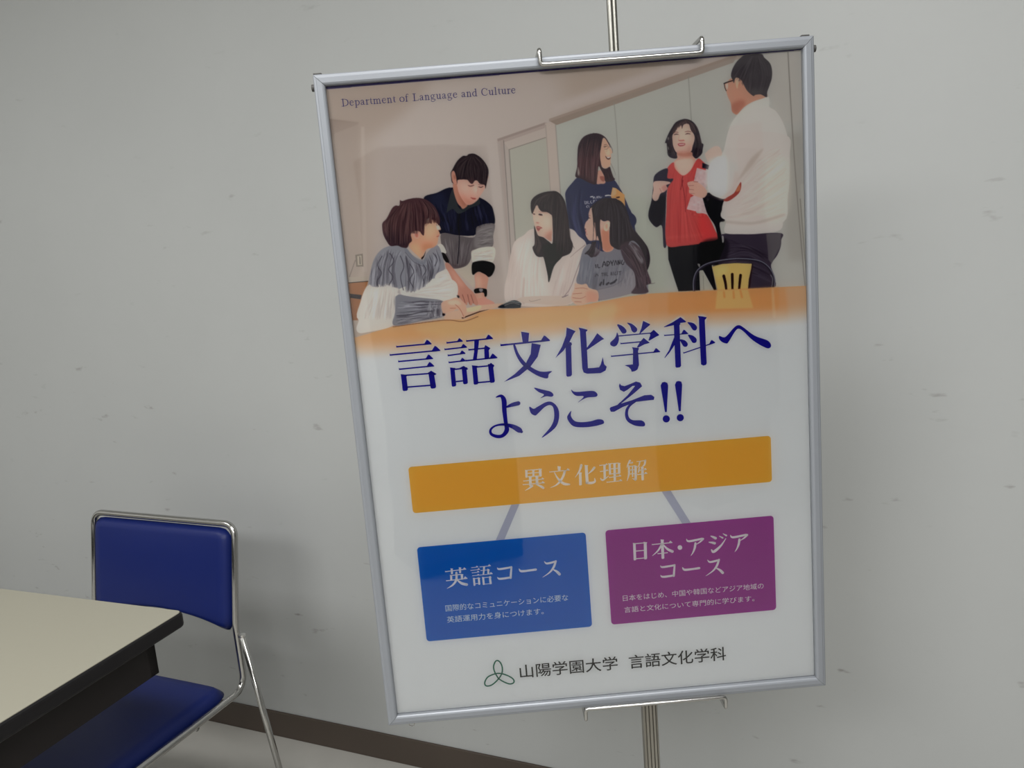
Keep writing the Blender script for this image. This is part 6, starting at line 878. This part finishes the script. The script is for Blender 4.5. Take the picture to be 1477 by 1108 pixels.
('english_course_lettering',(188,196,206),[[[85.82,631.92],[111.54,630.91],[111.44,632.1],[85.02,633.17],[85.19,631.27]],[[108.79,632.3],[109.31,631.1],[111.02,628.85],[111.82,629.26],[113.72,631.32],[113.66,632.04]],[[92.74,628.43],[93.91,628.67],[96.03,629.07],[96.06,629.51],[95.59,630.13],[95.46,636.07],[94.84,636.83],[93.16,636.91],[92.65,636.28],[92.84,629.75]],[[103.91,628.04],[105.08,628.28],[107.2,628.68],[107.23,629.13],[106.76,629.75],[106.51,635.68],[105.89,636.43],[104.21,636.51],[103.71,635.88],[104.01,629.37]],[[91.06,637.63],[92.22,637.87],[94.35,638.27],[94.38,638.72],[93.91,639.34],[93.65,645.29],[93.03,646.04],[91.35,646.12],[90.84,645.49],[91.15,638.96]],[[105.48,637.77],[106.75,638.03],[109.07,638.47],[109.1,638.96],[108.59,639.64],[108.38,645.13],[107.7,645.96],[105.87,646.04],[105.32,645.35],[105.58,639.22]],[[92.24,638.07],[107.48,637.76],[107.38,638.96],[91.45,639.33],[91.62,637.42]],[[85.94,645.03],[111.66,644.31],[111.56,645.5],[85.14,646.29],[85.31,644.38]],[[108.43,645.68],[109.02,644.47],[111.06,641.7],[112,642.2],[114.25,644.73],[114.19,645.45]],[[119.87,633.56],[130.55,633.3],[130.48,634.12],[119.32,634.42],[119.43,633.1]],[[128.44,634.22],[128.82,633.39],[130.15,631.66],[130.76,631.98],[132.24,633.61],[132.2,634.1]],[[121.38,629.8],[128.59,629.56],[128.52,630.38],[120.83,630.66],[120.94,629.34]],[[126.62,630.48],[126.99,629.66],[128.21,628.09],[128.78,628.39],[130.15,629.88],[130.11,630.37]],[[121.4,637.25],[129.43,636.86],[129.37,637.69],[120.85,638.11],[120.96,636.79]],[[127.47,637.82],[127.83,636.99],[129.06,635.4],[129.63,635.69],[131,637.15],[130.96,637.64]],[[121.54,641.4],[129.24,641.2],[129.17,642.03],[120.99,642.27],[121.1,640.95]],[[127.27,642.12],[127.64,641.29],[128.86,639.72],[129.43,640.03],[130.81,641.53],[130.77,642.02]],[[121.48,644.75],[122.54,644.98],[124.5,645.34],[124.53,645.74],[124.1,646.3],[124.15,655.51],[123.58,656.2],[122.04,656.26],[121.57,655.69],[121.57,645.96]],[[128,644.97],[129.14,645.2],[131.22,645.59],[131.25,646.02],[130.8,646.62],[130.87,654.63],[130.27,655.35],[128.63,655.43],[128.13,654.82],[128.11,646.25]],[[123.67,645.74],[129.68,645.58],[129.61,646.41],[123.12,646.6],[123.22,645.28]],[[123.88,652.99],[129.09,652.93],[129.02,653.76],[123.32,653.86],[123.43,652.53]],[[126.88,645.59],[129.36,644.56],[131.84,646.6],[130.75,647.17],[129.61,646.41]],[[132.55,629.75],[145.3,629.59],[145.23,630.41],[132.01,630.61],[132.11,629.3]],[[142.81,630.49],[143.26,629.67],[144.82,627.54],[145.56,627.93],[147.31,629.92],[147.27,630.41]],[[136.66,630.26],[139.37,630.32],[138.93,632.93],[137.02,641.89],[134.78,641.86],[135.98,636.82]],[[133.33,635.03],[143.33,634.88],[143.26,635.7],[132.78,635.89],[132.88,634.57]],[[141.88,635.01],[142.64,633.5],[145.42,635.64],[144.38,636.71],[144.23,641.67],[141.51,641.69]],[[131.23,641.23],[146.67,641.07],[146.61,641.89],[130.68,642.1],[130.79,640.78]],[[144.02,641.97],[144.49,641.15],[146.17,638.84],[146.95,639.26],[148.81,641.4],[148.77,641.89]],[[133.95,644.64],[135.09,644.88],[137.17,645.27],[137.2,645.69],[136.74,646.29],[136.81,655.47],[136.21,656.19],[134.57,656.27],[134.07,655.66],[134.05,645.92]],[[143.05,644.74],[144.26,644.99],[146.46,645.4],[146.5,645.86],[146.01,646.49],[146.21,655.23],[145.57,656],[143.84,656.07],[143.31,655.43],[143.16,646.1]],[[135.69,645.51],[144.89,645.46],[144.83,646.29],[135.14,646.38],[135.24,645.06]],[[136.55,654.74],[144.57,654.75],[144.5,655.58],[136,655.6],[136.11,654.28]],[[142.89,645.54],[144.99,644.23],[146.84,646.21],[145.98,646.97]]],[[[100.07,635.46,2.97],[98.97,645.4,2.97],[93.55,652.32,2.52],[85.56,656.61,0.57]],[[100.08,645.77,1.6],[105.72,651.07,3.66],[112.25,653.51,3.89]],[[155.75,633.64,0.92],[158.38,635.73,2.75],[173.69,634.62,2.75]],[[174.74,634.18,2.52],[172.32,649.63,2.97]],[[154.7,647.19,0.92],[157.95,649.62,2.97],[172.37,648.96,2.75]],[[184.88,637.97,1.14],[187.43,641.4,3.2],[197.34,641.44,2.97],[207.3,640.94,3.2]],[[219.7,630.63,0.92],[223.05,633.72,2.75],[233.57,632.2,2.75]],[[235.14,631.53,2.75],[231.54,639.92,2.97],[225.61,646.78,2.06],[215.64,652.91,0.46]],[[229.72,642.44,1.14],[235.2,646.25,3.2],[238.75,650.58,3.89]]]),
('asian_course_lettering',(206,184,200),[[[340.83,615.4],[342.33,615.71],[345.06,616.22],[345.12,616.78],[344.55,617.57],[344.13,639.33],[343.37,640.29],[341.22,640.39],[340.54,639.59],[341.01,617.09]],[[355.3,615.26],[357.01,615.61],[360.14,616.19],[360.22,616.84],[359.56,617.74],[358.95,639.11],[358.09,640.21],[355.63,640.32],[354.85,639.4],[355.51,617.19]],[[342.45,616.19],[357.73,616.14],[357.67,617.33],[341.71,617.44],[341.8,615.54]],[[343.85,626.69],[356.59,626.82],[356.54,628.02],[343.1,627.94],[343.2,626.03]],[[343.32,637.59],[356.72,637.65],[356.67,638.85],[342.57,638.85],[342.66,636.93]],[[367.12,619.58],[392.09,619.25],[392.04,620.45],[366.38,620.84],[366.46,618.93]],[[389.14,620.58],[389.65,619.38],[391.43,616.91],[392.32,617.38],[394.51,619.72],[394.48,620.44]],[[378.55,613.89],[380.16,614.23],[383.09,614.77],[383.16,615.38],[382.55,616.22],[382.4,640.75],[381.58,641.78],[379.28,641.89],[378.55,641.03],[378.76,615.7]],[[374.16,633.23],[387.58,633.03],[387.53,634.23],[373.42,634.49],[373.5,632.58]],[[407.45,628.09],[407.16,629.34],[406.42,630.36],[405.36,631],[404.13,631.15],[402.93,630.79],[401.92,629.98],[401.28,628.85],[401.09,627.56],[401.38,626.3],[402.11,625.29],[403.17,624.65],[404.4,624.5],[405.61,624.86],[406.61,625.66],[407.26,626.8]]],[[[379.79,621.24,2.52],[374.33,629.44,2.29],[366.37,636.12,0.57]],[[381.69,621.4,1.37],[387.14,628.25,3.2],[393.73,632.54,3.89]],[[413.76,616.77,0.92],[417.07,620.1,2.97],[434.75,618.12,2.75]],[[436.27,618.52,2.97],[432.05,622.42,2.06],[426.18,625.79,0.69]],[[425.62,623.75,2.97],[424.36,630.31,2.97],[421.56,636.75,1.83],[418.6,640.78,0.46]],[[473.74,616.73,0.92],[477.09,620.06,2.97],[494.79,618.08,2.75]],[[496.31,618.48,2.97],[492.12,622.38,2.06],[486.27,625.76,0.69]],[[485.69,623.71,2.97],[484.48,630.28,2.97],[481.74,636.73,1.83],[478.81,640.76,0.46]],[[446.97,615.56,1.37],[450.1,617.15,2.97],[453.23,619.14,3.66]],[[444.13,623.97,1.37],[448.57,625,2.97],[451.73,626.2,3.66]],[[446.96,634.88,1.37],[450.06,638.08,3.89],[459.9,630.62,2.75],[467.23,620.84,0.92]],[[458.42,616.51,0.69],[462.8,619.54,2.52]],[[463.62,613.62,0.69],[468,616.65,2.52]],[[376.69,651.46,0.92],[379.41,653.57,2.75],[394.83,652.46,2.75]],[[395.88,652.01,2.52],[393.96,667.6,2.97]],[[376.09,665.14,0.92],[379.45,667.58,2.97],[393.98,666.93,2.75]],[[406.46,656.67,1.14],[409.15,660.13,3.2],[419.16,660.17,2.97],[429.19,659.67,3.2]],[[441.1,649.25,0.92],[444.59,652.36,2.75],[455.16,650.84,2.75]],[[456.72,650.16,2.75],[453.37,658.62,2.97],[447.62,665.54,2.06],[437.76,671.73,0.46]],[[451.62,661.16,1.14],[457.28,665.01,3.2],[461,669.38,3.89]]]),
('department_lettering',(58,52,98),[],[[[18.6,24.27,1.16],[18.6,15.93,1.16]],[[18.6,16.18,0.47],[21.51,16.31,0.58],[24.04,17.95,1.05],[24.54,20.1,1.16],[24.04,22.25,1.05],[21.51,23.89,0.58],[18.6,24.02,0.47]],[[16.45,24.14,0.47],[19.99,24.14,0.47]],[[16.45,16.05,0.47],[19.99,16.05,0.47]],[[26.71,20.89,0.47],[30.88,20.89,0.47]],[[31.01,20.89,0.58],[30.51,19.24,0.7],[28.86,18.67,0.58],[27.35,19.5,0.81],[26.84,21.52,1.05],[27.6,23.41,0.93],[29.24,24.17,0.7],[31.26,23.03,0.35]],[[34.09,18.76,1.05],[34.09,26.85,1.05]],[[32.7,26.85,0.47],[35.61,26.85,0.47]],[[32.58,19.26,0.47],[34.09,18.88,0.58]],[[34.47,19.77,0.47],[35.86,18.88,0.7],[37.76,19.89,0.93],[38.14,21.79,1.05],[37.25,23.69,0.81],[35.61,24.19,0.58],[34.47,23.56,0.47]],[[40.54,20.04,0.81],[41.17,18.9,0.58],[42.56,18.9,0.58],[43.32,19.79,0.93],[43.32,23.33,1.05],[44.08,24.09,0.58],[44.96,23.58,0.35]],[[43.19,20.93,0.47],[41.04,21.81,0.58],[40.28,23.08,0.93],[41.04,24.09,0.7],[43.19,23.33,0.47]],[[47.41,18.8,1.05],[47.41,24.36,1.05]],[[46.02,24.23,0.47],[49.05,24.23,0.47]],[[46.02,19.3,0.47],[47.41,18.92,0.58]],[[47.66,20.31,0.47],[48.67,19.05,0.58],[49.94,19.3,0.93]],[[52.63,17.17,0.47],[52.5,20.58,1.05],[52.5,22.86,1.05],[53.13,24.12,0.7],[54.27,23.74,0.35]],[[51.11,18.94,0.47],[54.14,18.94,0.47]],[[56.64,18.82,1.05],[56.64,24.39,1.05]],[[55.25,24.26,0.47],[58.03,24.26,0.47]],[[58.67,24.26,0.47],[61.45,24.26,0.47]],[[61.95,24.26,0.47],[64.86,24.26,0.47]],[[55.25,19.33,0.47],[56.64,18.95,0.58]],[[56.9,20.09,0.47],[58.41,18.95,0.7],[59.8,19.84,0.93],[59.93,24.39,1.05]],[[60.18,20.09,0.47],[61.7,18.95,0.7],[63.09,19.84,0.93],[63.34,24.39,1.05]],[[66.35,21,0.47],[70.52,21,0.47]],[[70.65,21,0.58],[70.14,19.36,0.7],[68.5,18.79,0.58],[66.98,19.61,0.81],[66.47,21.64,1.05],[67.23,23.53,0.93],[68.88,24.29,0.7],[70.9,23.15,0.35]],[[73.6,18.87,1.05],[73.6,24.44,1.05]],[[72.21,24.31,0.47],[74.99,24.31,0.47]],[[75.5,24.31,0.47],[78.28,24.31,0.47]],[[72.21,19.38,0.47],[73.6,19,0.58]],[[73.85,20.14,0.47],[75.37,19,0.7],[76.76,19.89,0.93],[76.89,24.44,1.05]],[[80.93,17.25,0.47],[80.8,20.67,1.05],[80.8,22.94,1.05],[81.43,24.21,0.7],[82.57,23.83,0.35]],[[79.41,19.02,0.47],[82.45,19.02,0.47]],[[90.5,18.79,0.47],[88.48,19.81,0.93],[87.98,21.7,1.05],[88.61,23.6,0.93],[90.5,24.48,0.47],[92.53,23.6,0.93],[93.03,21.7,1.05],[92.4,19.81,0.93],[90.5,18.79,0.47]],[[98.59,16.54,0.7],[97.2,16.03,0.58],[96.19,17.17,0.81],[96.06,19.45,1.05],[96.06,24.5,1.05]],[[94.67,19.07,0.47],[97.83,19.07,0.47]],[[94.67,24.38,0.47],[97.45,24.38,0.47]],[[105.7,24.53,1.16],[105.7,16.19,1.16]],[[103.55,16.31,0.47],[107.85,16.31,0.47]],[[103.55,24.4,0.47],[110.25,24.4,0.58]],[[110.25,24.4,0.58],[110.88,22.38,0.35]],[[112.79,20.26,0.81],[113.42,19.12,0.58],[114.81,19.12,0.58],[115.57,20,0.93],[115.57,23.54,1.05],[116.33,24.3,0.58],[117.21,23.8,0.35]],[[115.44,21.14,0.47],[113.3,22.03,0.58],[112.54,23.29,0.93],[113.3,24.3,0.7],[115.44,23.54,0.47]],[[119.66,19.01,1.05],[119.66,24.57,1.05]],[[118.27,24.45,0.47],[121.05,24.45,0.47]],[[121.56,24.45,0.47],[124.34,24.45,0.47]],[[118.27,19.52,0.47],[119.66,19.14,0.58]],[[119.92,20.28,0.47],[121.43,19.14,0.7],[122.82,20.02,0.93],[122.95,24.57,1.05]],[[128,18.91,0.47],[126.36,19.92,0.81],[126.36,21.56,0.81],[128,22.57,0.47],[129.52,21.56,0.81],[129.52,19.92,0.81],[128,18.91,0.47]],[[126.99,22.45,0.47],[126.36,23.58,0.7],[128.38,24.09,0.81],[130.53,24.6,0.81],[130.66,25.86,0.58],[128.38,27.12,0.58],[125.98,26.49,0.58],[126.23,25.23,0.47],[126.99,24.09,0.47]],[[129.52,19.29,0.47],[131.04,19.16,0.58]],[[132.42,19.18,0.47],[133.81,19.31,0.93],[133.81,23.1,1.05],[134.83,24.36,0.7],[136.72,23.35,0.47]],[[137.1,19.06,1.05],[137.1,24.62,1.05]],[[137.1,24.49,0.47],[138.49,24.49,0.47]],[[135.71,19.18,0.47],[137.1,19.18,0.47]],[[140.38,20.34,0.81],[141.02,19.2,0.58],[142.41,19.2,0.58],[143.17,20.09,0.93],[143.17,23.63,1.05],[143.92,24.39,0.58],[144.81,23.88,0.35]],[[143.04,21.23,0.47],[140.89,22.11,0.58],[140.13,23.37,0.93],[140.89,24.39,0.7],[143.04,23.63,0.47]],[[148.52,18.97,0.47],[146.88,19.98,0.81],[146.88,21.62,0.81],[148.52,22.63,0.47],[150.04,21.62,0.81],[150.04,19.98,0.81],[148.52,18.97,0.47]],[[147.51,22.51,0.47],[146.88,23.65,0.7],[148.9,24.15,0.81],[151.05,24.66,0.81],[151.18,25.92,0.58],[148.9,27.19,0.58],[146.5,26.55,0.58],[146.75,25.29,0.47],[147.51,24.15,0.47]],[[150.04,19.35,0.47],[151.56,19.22,0.58]],[[153.45,21.27,0.47],[157.62,21.27,0.47]],[[157.75,21.27,0.58],[157.24,19.62,0.7],[155.6,19.05,0.58],[154.08,19.87,0.81],[153.58,21.9,1.05],[154.33,23.79,0.93],[155.98,24.55,0.7],[158,23.41,0.35]],[[164.11,20.41,0.81],[164.74,19.27,0.58],[166.13,19.27,0.58],[166.89,20.16,0.93],[166.89,23.7,1.05],[167.65,24.46,0.58],[168.54,23.95,0.35]],[[166.77,21.3,0.47],[164.62,22.18,0.58],[163.86,23.44,0.93],[164.62,24.46,0.7],[166.77,23.7,0.47]],[[170.98,19.17,1.05],[170.98,24.73,1.05]],[[169.59,24.6,0.47],[172.38,24.6,0.47]],[[172.88,24.6,0.47],[175.66,24.6,0.47]],[[169.59,19.67,0.47],[170.98,19.29,0.58]],[[171.24,20.43,0.47],[172.75,19.29,0.7],[174.14,20.18,0.93],[174.27,24.73,1.05]],[[181.22,16.28,1.05],[181.22,24.75,1.05]],[[179.83,16.41,0.47],[181.22,16.41,0.47]],[[181.22,24.62,0.47],[182.74,24.62,0.47]],[[180.84,20.07,0.47],[179.45,19.19,0.58],[177.68,20.45,0.93],[177.18,22.22,1.05],[178.06,24.12,0.81],[179.32,24.62,0.58],[180.84,23.61,0.47]],[[195.12,16.82,0.47],[194.99,18.84,0.47]],[[194.87,18.46,0.47],[193.6,16.95,0.58],[191.83,16.38,0.58],[189.43,17.7,0.93],[188.55,20.61,1.16],[189.43,23.52,0.93],[191.96,24.78,0.58],[194.11,24.28,0.58],[195.37,22.89,0.35]],[[196.85,19.37,0.47],[198.24,19.5,0.93],[198.24,23.29,1.05],[199.25,24.56,0.7],[201.15,23.55,0.47]],[[201.52,19.25,1.05],[201.52,24.81,1.05]],[[201.52,24.68,0.47],[202.92,24.68,0.47]],[[200.13,19.37,0.47],[201.52,19.37,0.47]],[[205.44,16.36,1.05],[205.44,24.83,1.05]],[[204.05,16.49,0.47],[205.44,16.49,0.47]],[[204.05,24.7,0.47],[206.96,24.7,0.47]],[[209.84,17.64,0.47],[209.71,21.05,1.05],[209.71,23.33,1.05],[210.34,24.59,0.7],[211.48,24.21,0.35]],[[208.32,19.41,0.47],[211.35,19.41,0.47]],[[212.46,19.42,0.47],[213.85,19.55,0.93],[213.85,23.34,1.05],[214.86,24.6,0.7],[216.76,23.59,0.47]],[[217.14,19.29,1.05],[217.14,24.86,1.05]],[[217.14,24.73,0.47],[218.53,24.73,0.47]],[[215.75,19.42,0.47],[217.14,19.42,0.47]],[[220.93,19.32,1.05],[220.93,24.88,1.05]],[[219.54,24.75,0.47],[222.57,24.75,0.47]],[[219.54,19.82,0.47],[220.93,19.44,0.58]],[[221.18,20.83,0.47],[222.19,19.57,0.58],[223.46,19.82,0.93]],[[225.01,21.48,0.47],[229.18,21.48,0.47]],[[229.31,21.48,0.58],[228.8,19.84,0.7],[227.16,19.27,0.58],[225.64,20.09,0.81],[225.13,22.11,1.05],[225.89,24.01,0.93],[227.54,24.77,0.7],[229.56,23.63,0.35]]]),
('emblem',(22,84,70),[],[[[143.43,794.16,1.89],[139.32,784.35,1.89],[138.42,775.9,1.89],[141.49,768.87,1.89],[144.88,767.71,1.89],[148.47,771.57,1.89],[150.23,779.04,1.89],[148.83,787.29,1.89],[143.35,795.21,1.89],[133.99,802.79,1.89],[126.1,803.77,1.89],[124.16,798.75,1.89],[129.08,790.78,1.89],[139.11,787.06,1.89],[146.89,787.12,1.89],[156.33,791.11,1.89],[163.69,797.02,1.89],[164.27,802.33,1.89],[158.3,803.91,1.89],[149.84,799.57,1.89],[143.43,794.16,1.89]]])]
PH = 366.0; RES = .62
pt = Paint(584, PH, RES)
pt.run(OPS)
def smooth(t): t = np.clip(t, 0, 1); return t*t*(3-2*t)
vv = (np.arange(pt.H)/pt.k)[:, None]; uu = (np.arange(pt.W)/pt.k)[None, :]
fade = smooth((vv - (305+3*np.sin(uu/70)))/34.0)
# white halo round the headline letters
hal = np.zeros((pt.H, pt.W), np.float32)
for q in GLYPHS[0][2]:
    mk = pt.mask(np.array(q), 3.4)
    if mk is not None:
        x0, y0, M = mk; h, w = M.shape; hal[y0:y0+h, x0:x0+w] = np.maximum(hal[y0:y0+h, x0:x0+w], M)
fade = np.maximum(fade, np.clip(hal*2.6, 0, .92))
pt.img += (np.array(WHITE, np.float32)/255-pt.img)*fade[..., None].astype(np.float32)
def photo_mesh():
    H_, W_ = pt.H, pt.W
    jj, ii = np.mgrid[0:H_, 0:W_]
    co = np.zeros((H_*W_, 3), np.float32)
    co[:, 0] = (ii.ravel()/pt.k)/1000-W/2; co[:, 1] = YP-.00010; co[:, 2] = Hh/2-(jj.ravel()/pt.k)/1000
    a = (jj[:-1, :-1]*W_+ii[:-1, :-1]).ravel()
    F = np.stack([a, a+W_, a+W_+1, a+1], 1).astype(np.int32)
    me = bpy.data.meshes.new('photo_print')
    me.vertices.add(len(co)); me.vertices.foreach_set('co', co.ravel())
    me.loops.add(F.size); me.loops.foreach_set('vertex_index', F.ravel())
    me.polygons.add(len(F)); me.polygons.foreach_set('loop_start', np.arange(0, F.size, 4, dtype=np.int32))
    me.update(calc_edges=True)
    ca = me.color_attributes.new('ink', 'FLOAT_COLOR', 'POINT')
    rgba = np.ones((H_*W_, 4), np.float32); im = pt.img.reshape(-1, 3); lum = im.mean(1, keepdims=True); im = lum+(im-lum)*.88
    f_ = (1-fade.reshape(-1, 1))          # reflection veil mixed into the picture's colours, dimmed against stronger light there
    im = np.where(f_ > 0, im*(1-f_)+(im*.95+.05*.55)*f_*.985+im*0, im)
    rgba[:, :3] = ink(im*255)*(1-.055*f_)
    ca.data.foreach_set('color', rgba.ravel())
    return me
m, nt, b = new_mat('photo_ink'); b.inputs['Roughness'].default_value = .7; b.inputs['Specular IOR Level'].default_value = 0
at_ = nt.nodes.new('ShaderNodeVertexColor'); at_.layer_name = 'ink'; nt.links.new(at_.outputs['Color'], b.inputs['Base Color'])
link('photo_print', photo_mesh(), m, sheet)

def flat_me(name, polys, strokes, lift):
    bm = bmesh.new()
    def face(vs):
        try: bm.faces.new(vs)
        except ValueError: pass
    for q in polys:
        face([bm.verts.new(uvp(u, v, lift)) for u, v in q])
    for s in strokes:
        S = spline(s, False, 5) if len(s) > 2 else np.array(s, float)
        Cc = S[:, :2]; w = np.abs(S[:, 2:3])/2; T = np.gradient(Cc, axis=0); T /= np.linalg.norm(T, axis=1)[:, None]+1e-9
        N_ = np.c_[-T[:, 1], T[:, 0]]; A, B = Cc+N_*w, Cc-N_*w
        va = [bm.verts.new(uvp(*p, lift)) for p in A]; vb = [bm.verts.new(uvp(*p, lift)) for p in B]
        for i in range(len(va)-1): face((va[i], va[i+1], vb[i+1], vb[i]))
        for p, ww in ((Cc[0], w[0, 0]), (Cc[-1], w[-1, 0])):
            if ww > .12: face([bm.verts.new(uvp(p[0]+ww*math.cos(k*math.pi/5), p[1]+ww*math.sin(k*math.pi/5), lift)) for k in range(10)])
    for f in bm.faces: f.normal_update()
    me = bpy.data.meshes.new(name); bm.to_mesh(me); bm.free(); return me
link('connecting_line', flat_me('connecting_line', [[[182.2,546.2],[193.1,546.1],[168.2,595.2],[156.9,594.6]]], [], .00010), ink_mat('grey_line', (140, 142, 155)), sheet)
link('connecting_line', flat_me('connecting_line', [[[383.6,547.1],[395.5,546.7],[421,595],[409.5,595.3]]], [], .00010), bpy.data.materials['grey_line'], sheet)
for nm, col, (u0, v0, u1, v1) in [('orange_panel',(176,139,64),(50.4,483.5,532.5,547.1)),('blue_panel',(10,84,148),(50.6,594.8,278.1,730.4)),('purple_panel',(122,50,116),(304.7,594.4,533.1,730.1))]:
    q = [(x+(u0+u1)/2, y+(v0+v1)/2) for x, y in round_rect(u1-u0, v1-v0, 4.6, 8)]
    link(nm, flat_me(nm, [q], [], .00018), ink_mat(nm+'_ink', col), sheet)
for nm, col, polys, strokes in GLYPHS:
    link(nm, flat_me(nm, polys, strokes, .00028), ink_mat(nm+'_ink', col), sheet)
for nm, body, col, (u0, v0, u1, v1), off in [('english_course_note', '国際的なコミュニケーションに必要な', (166, 184, 206), [80.6, 680.22, 248.12, 689.49], 0), ('english_course_note', '英語運用力を身につけます。', (166, 184, 206), [81.07, 696.79, 213.38, 706.07], 0), ('asian_course_note', '日本をはじめ、中国や韓国などアジア地域の', (202, 176, 198), [322.64, 688.97, 516.63, 697.69], 0), ('asian_course_note', '言語と文化について専門的に学びます。', (202, 176, 198), [323.47, 706.04, 503.41, 714.65], 0), ('university_name', '山陽学園大学', (26, 26, 30), [173.83, 777.16, 309.71, 797.08], 0.00016), ('department_name', '言語文化学科', (26, 26, 30), [325.66, 777.59, 460.86, 797.73], 0.00016)]:
    cu = bpy.data.curves.new(nm, 'FONT'); cu.body = body; cu.size = 1; cu.resolution_u = 3
    tmp = bpy.data.objects.new('tmp', cu); COL.objects.link(tmp)
    me = bpy.data.meshes.new_from_object(tmp.evaluated_get(bpy.context.evaluated_depsgraph_get()))
    bpy.data.objects.remove(tmp)
    n = len(me.vertices); co = np.empty(n*3, np.float32); me.vertices.foreach_get('co', co); co = co.reshape(-1, 3)
    lo, hi = co.min(0), co.max(0); out = np.empty_like(co)
    out[:, 0] = (u0+(co[:, 0]-lo[0])/(hi[0]-lo[0])*(u1-u0))/1000-W/2
    out[:, 2] = Hh/2-(v1-(co[:, 1]-lo[1])/(hi[1]-lo[1])*(v1-v0))/1000
    out[:, 1] = YP-.00028
    me.vertices.foreach_set('co', out.ravel()); me.materials.clear(); me.update()
    if off:                     # heavier weight: the outline printed again a hair to each side
        bm = bmesh.new(); bm.from_mesh(me); g0 = list(bm.verts)+list(bm.edges)+list(bm.faces)
        for dx, dz in ((off, off*.4), (-off, off*.4), (0, -off)):
            dd = bmesh.ops.duplicate(bm, geom=g0)
            bmesh.ops.translate(bm, vec=(dx, -.000002, dz), verts=[g for g in dd['geom'] if isinstance(g, bmesh.types.BMVert)])
        bm.to_mesh(me); bm.free()
    me.name = nm
    link(nm, me, ink_mat(nm+'_ink', col), sheet)
# clear cover
cm = bpy.data.materials.new('clear_cover'); cm.use_nodes = True; nt = cm.node_tree
for n_ in list(nt.nodes): nt.nodes.remove(n_)
out_ = nt.nodes.new('ShaderNodeOutputMaterial'); mx = nt.nodes.new('ShaderNodeMixShader'); tr = nt.nodes.new('ShaderNodeBsdfTransparent'); gl = nt.nodes.new('ShaderNodeBsdfGlossy')
gl.inputs['Roughness'].default_value = .03; gl.inputs['Color'].default_value = (1, 1, 1, 1)
fr = nt.nodes.new('ShaderNodeFresnel'); fr.inputs['IOR'].default_value = 1.68
tcn = nt.nodes.new('ShaderNodeTexCoord'); nz = nt.nodes.new('ShaderNodeTexNoise'); nz.inputs['Scale'].default_value = 5; nz.inputs['Detail'].default_value = 1
bpn = nt.nodes.new('ShaderNodeBump'); bpn.inputs['Strength'].default_value = .25; bpn.inputs['Distance'].default_value = .004
nt.links.new(tcn.outputs['Object'], nz.inputs['Vector']); nt.links.new(nz.outputs['Fac'], bpn.inputs['Height']); nt.links.new(bpn.outputs[0], gl.inputs['Normal'])
nt.links.new(fr.outputs[0], mx.inputs[0]); nt.links.new(tr.outputs[0], mx.inputs[1]); nt.links.new(gl.outputs[0], mx.inputs[2]); nt.links.new(mx.outputs[0], out_.inputs[0])
bmc = bmesh.new()
vs = [bmc.verts.new((x, .0012, z)) for x, z in ((-W/2, -Hh/2), (W/2, -Hh/2), (W/2, Hh/2), (-W/2, Hh/2))]; bmc.faces.new(vs)
me = bpy.data.meshes.new('clear_cover'); bmc.to_mesh(me); bmc.free()
link('clear_cover', me, cm, fp)
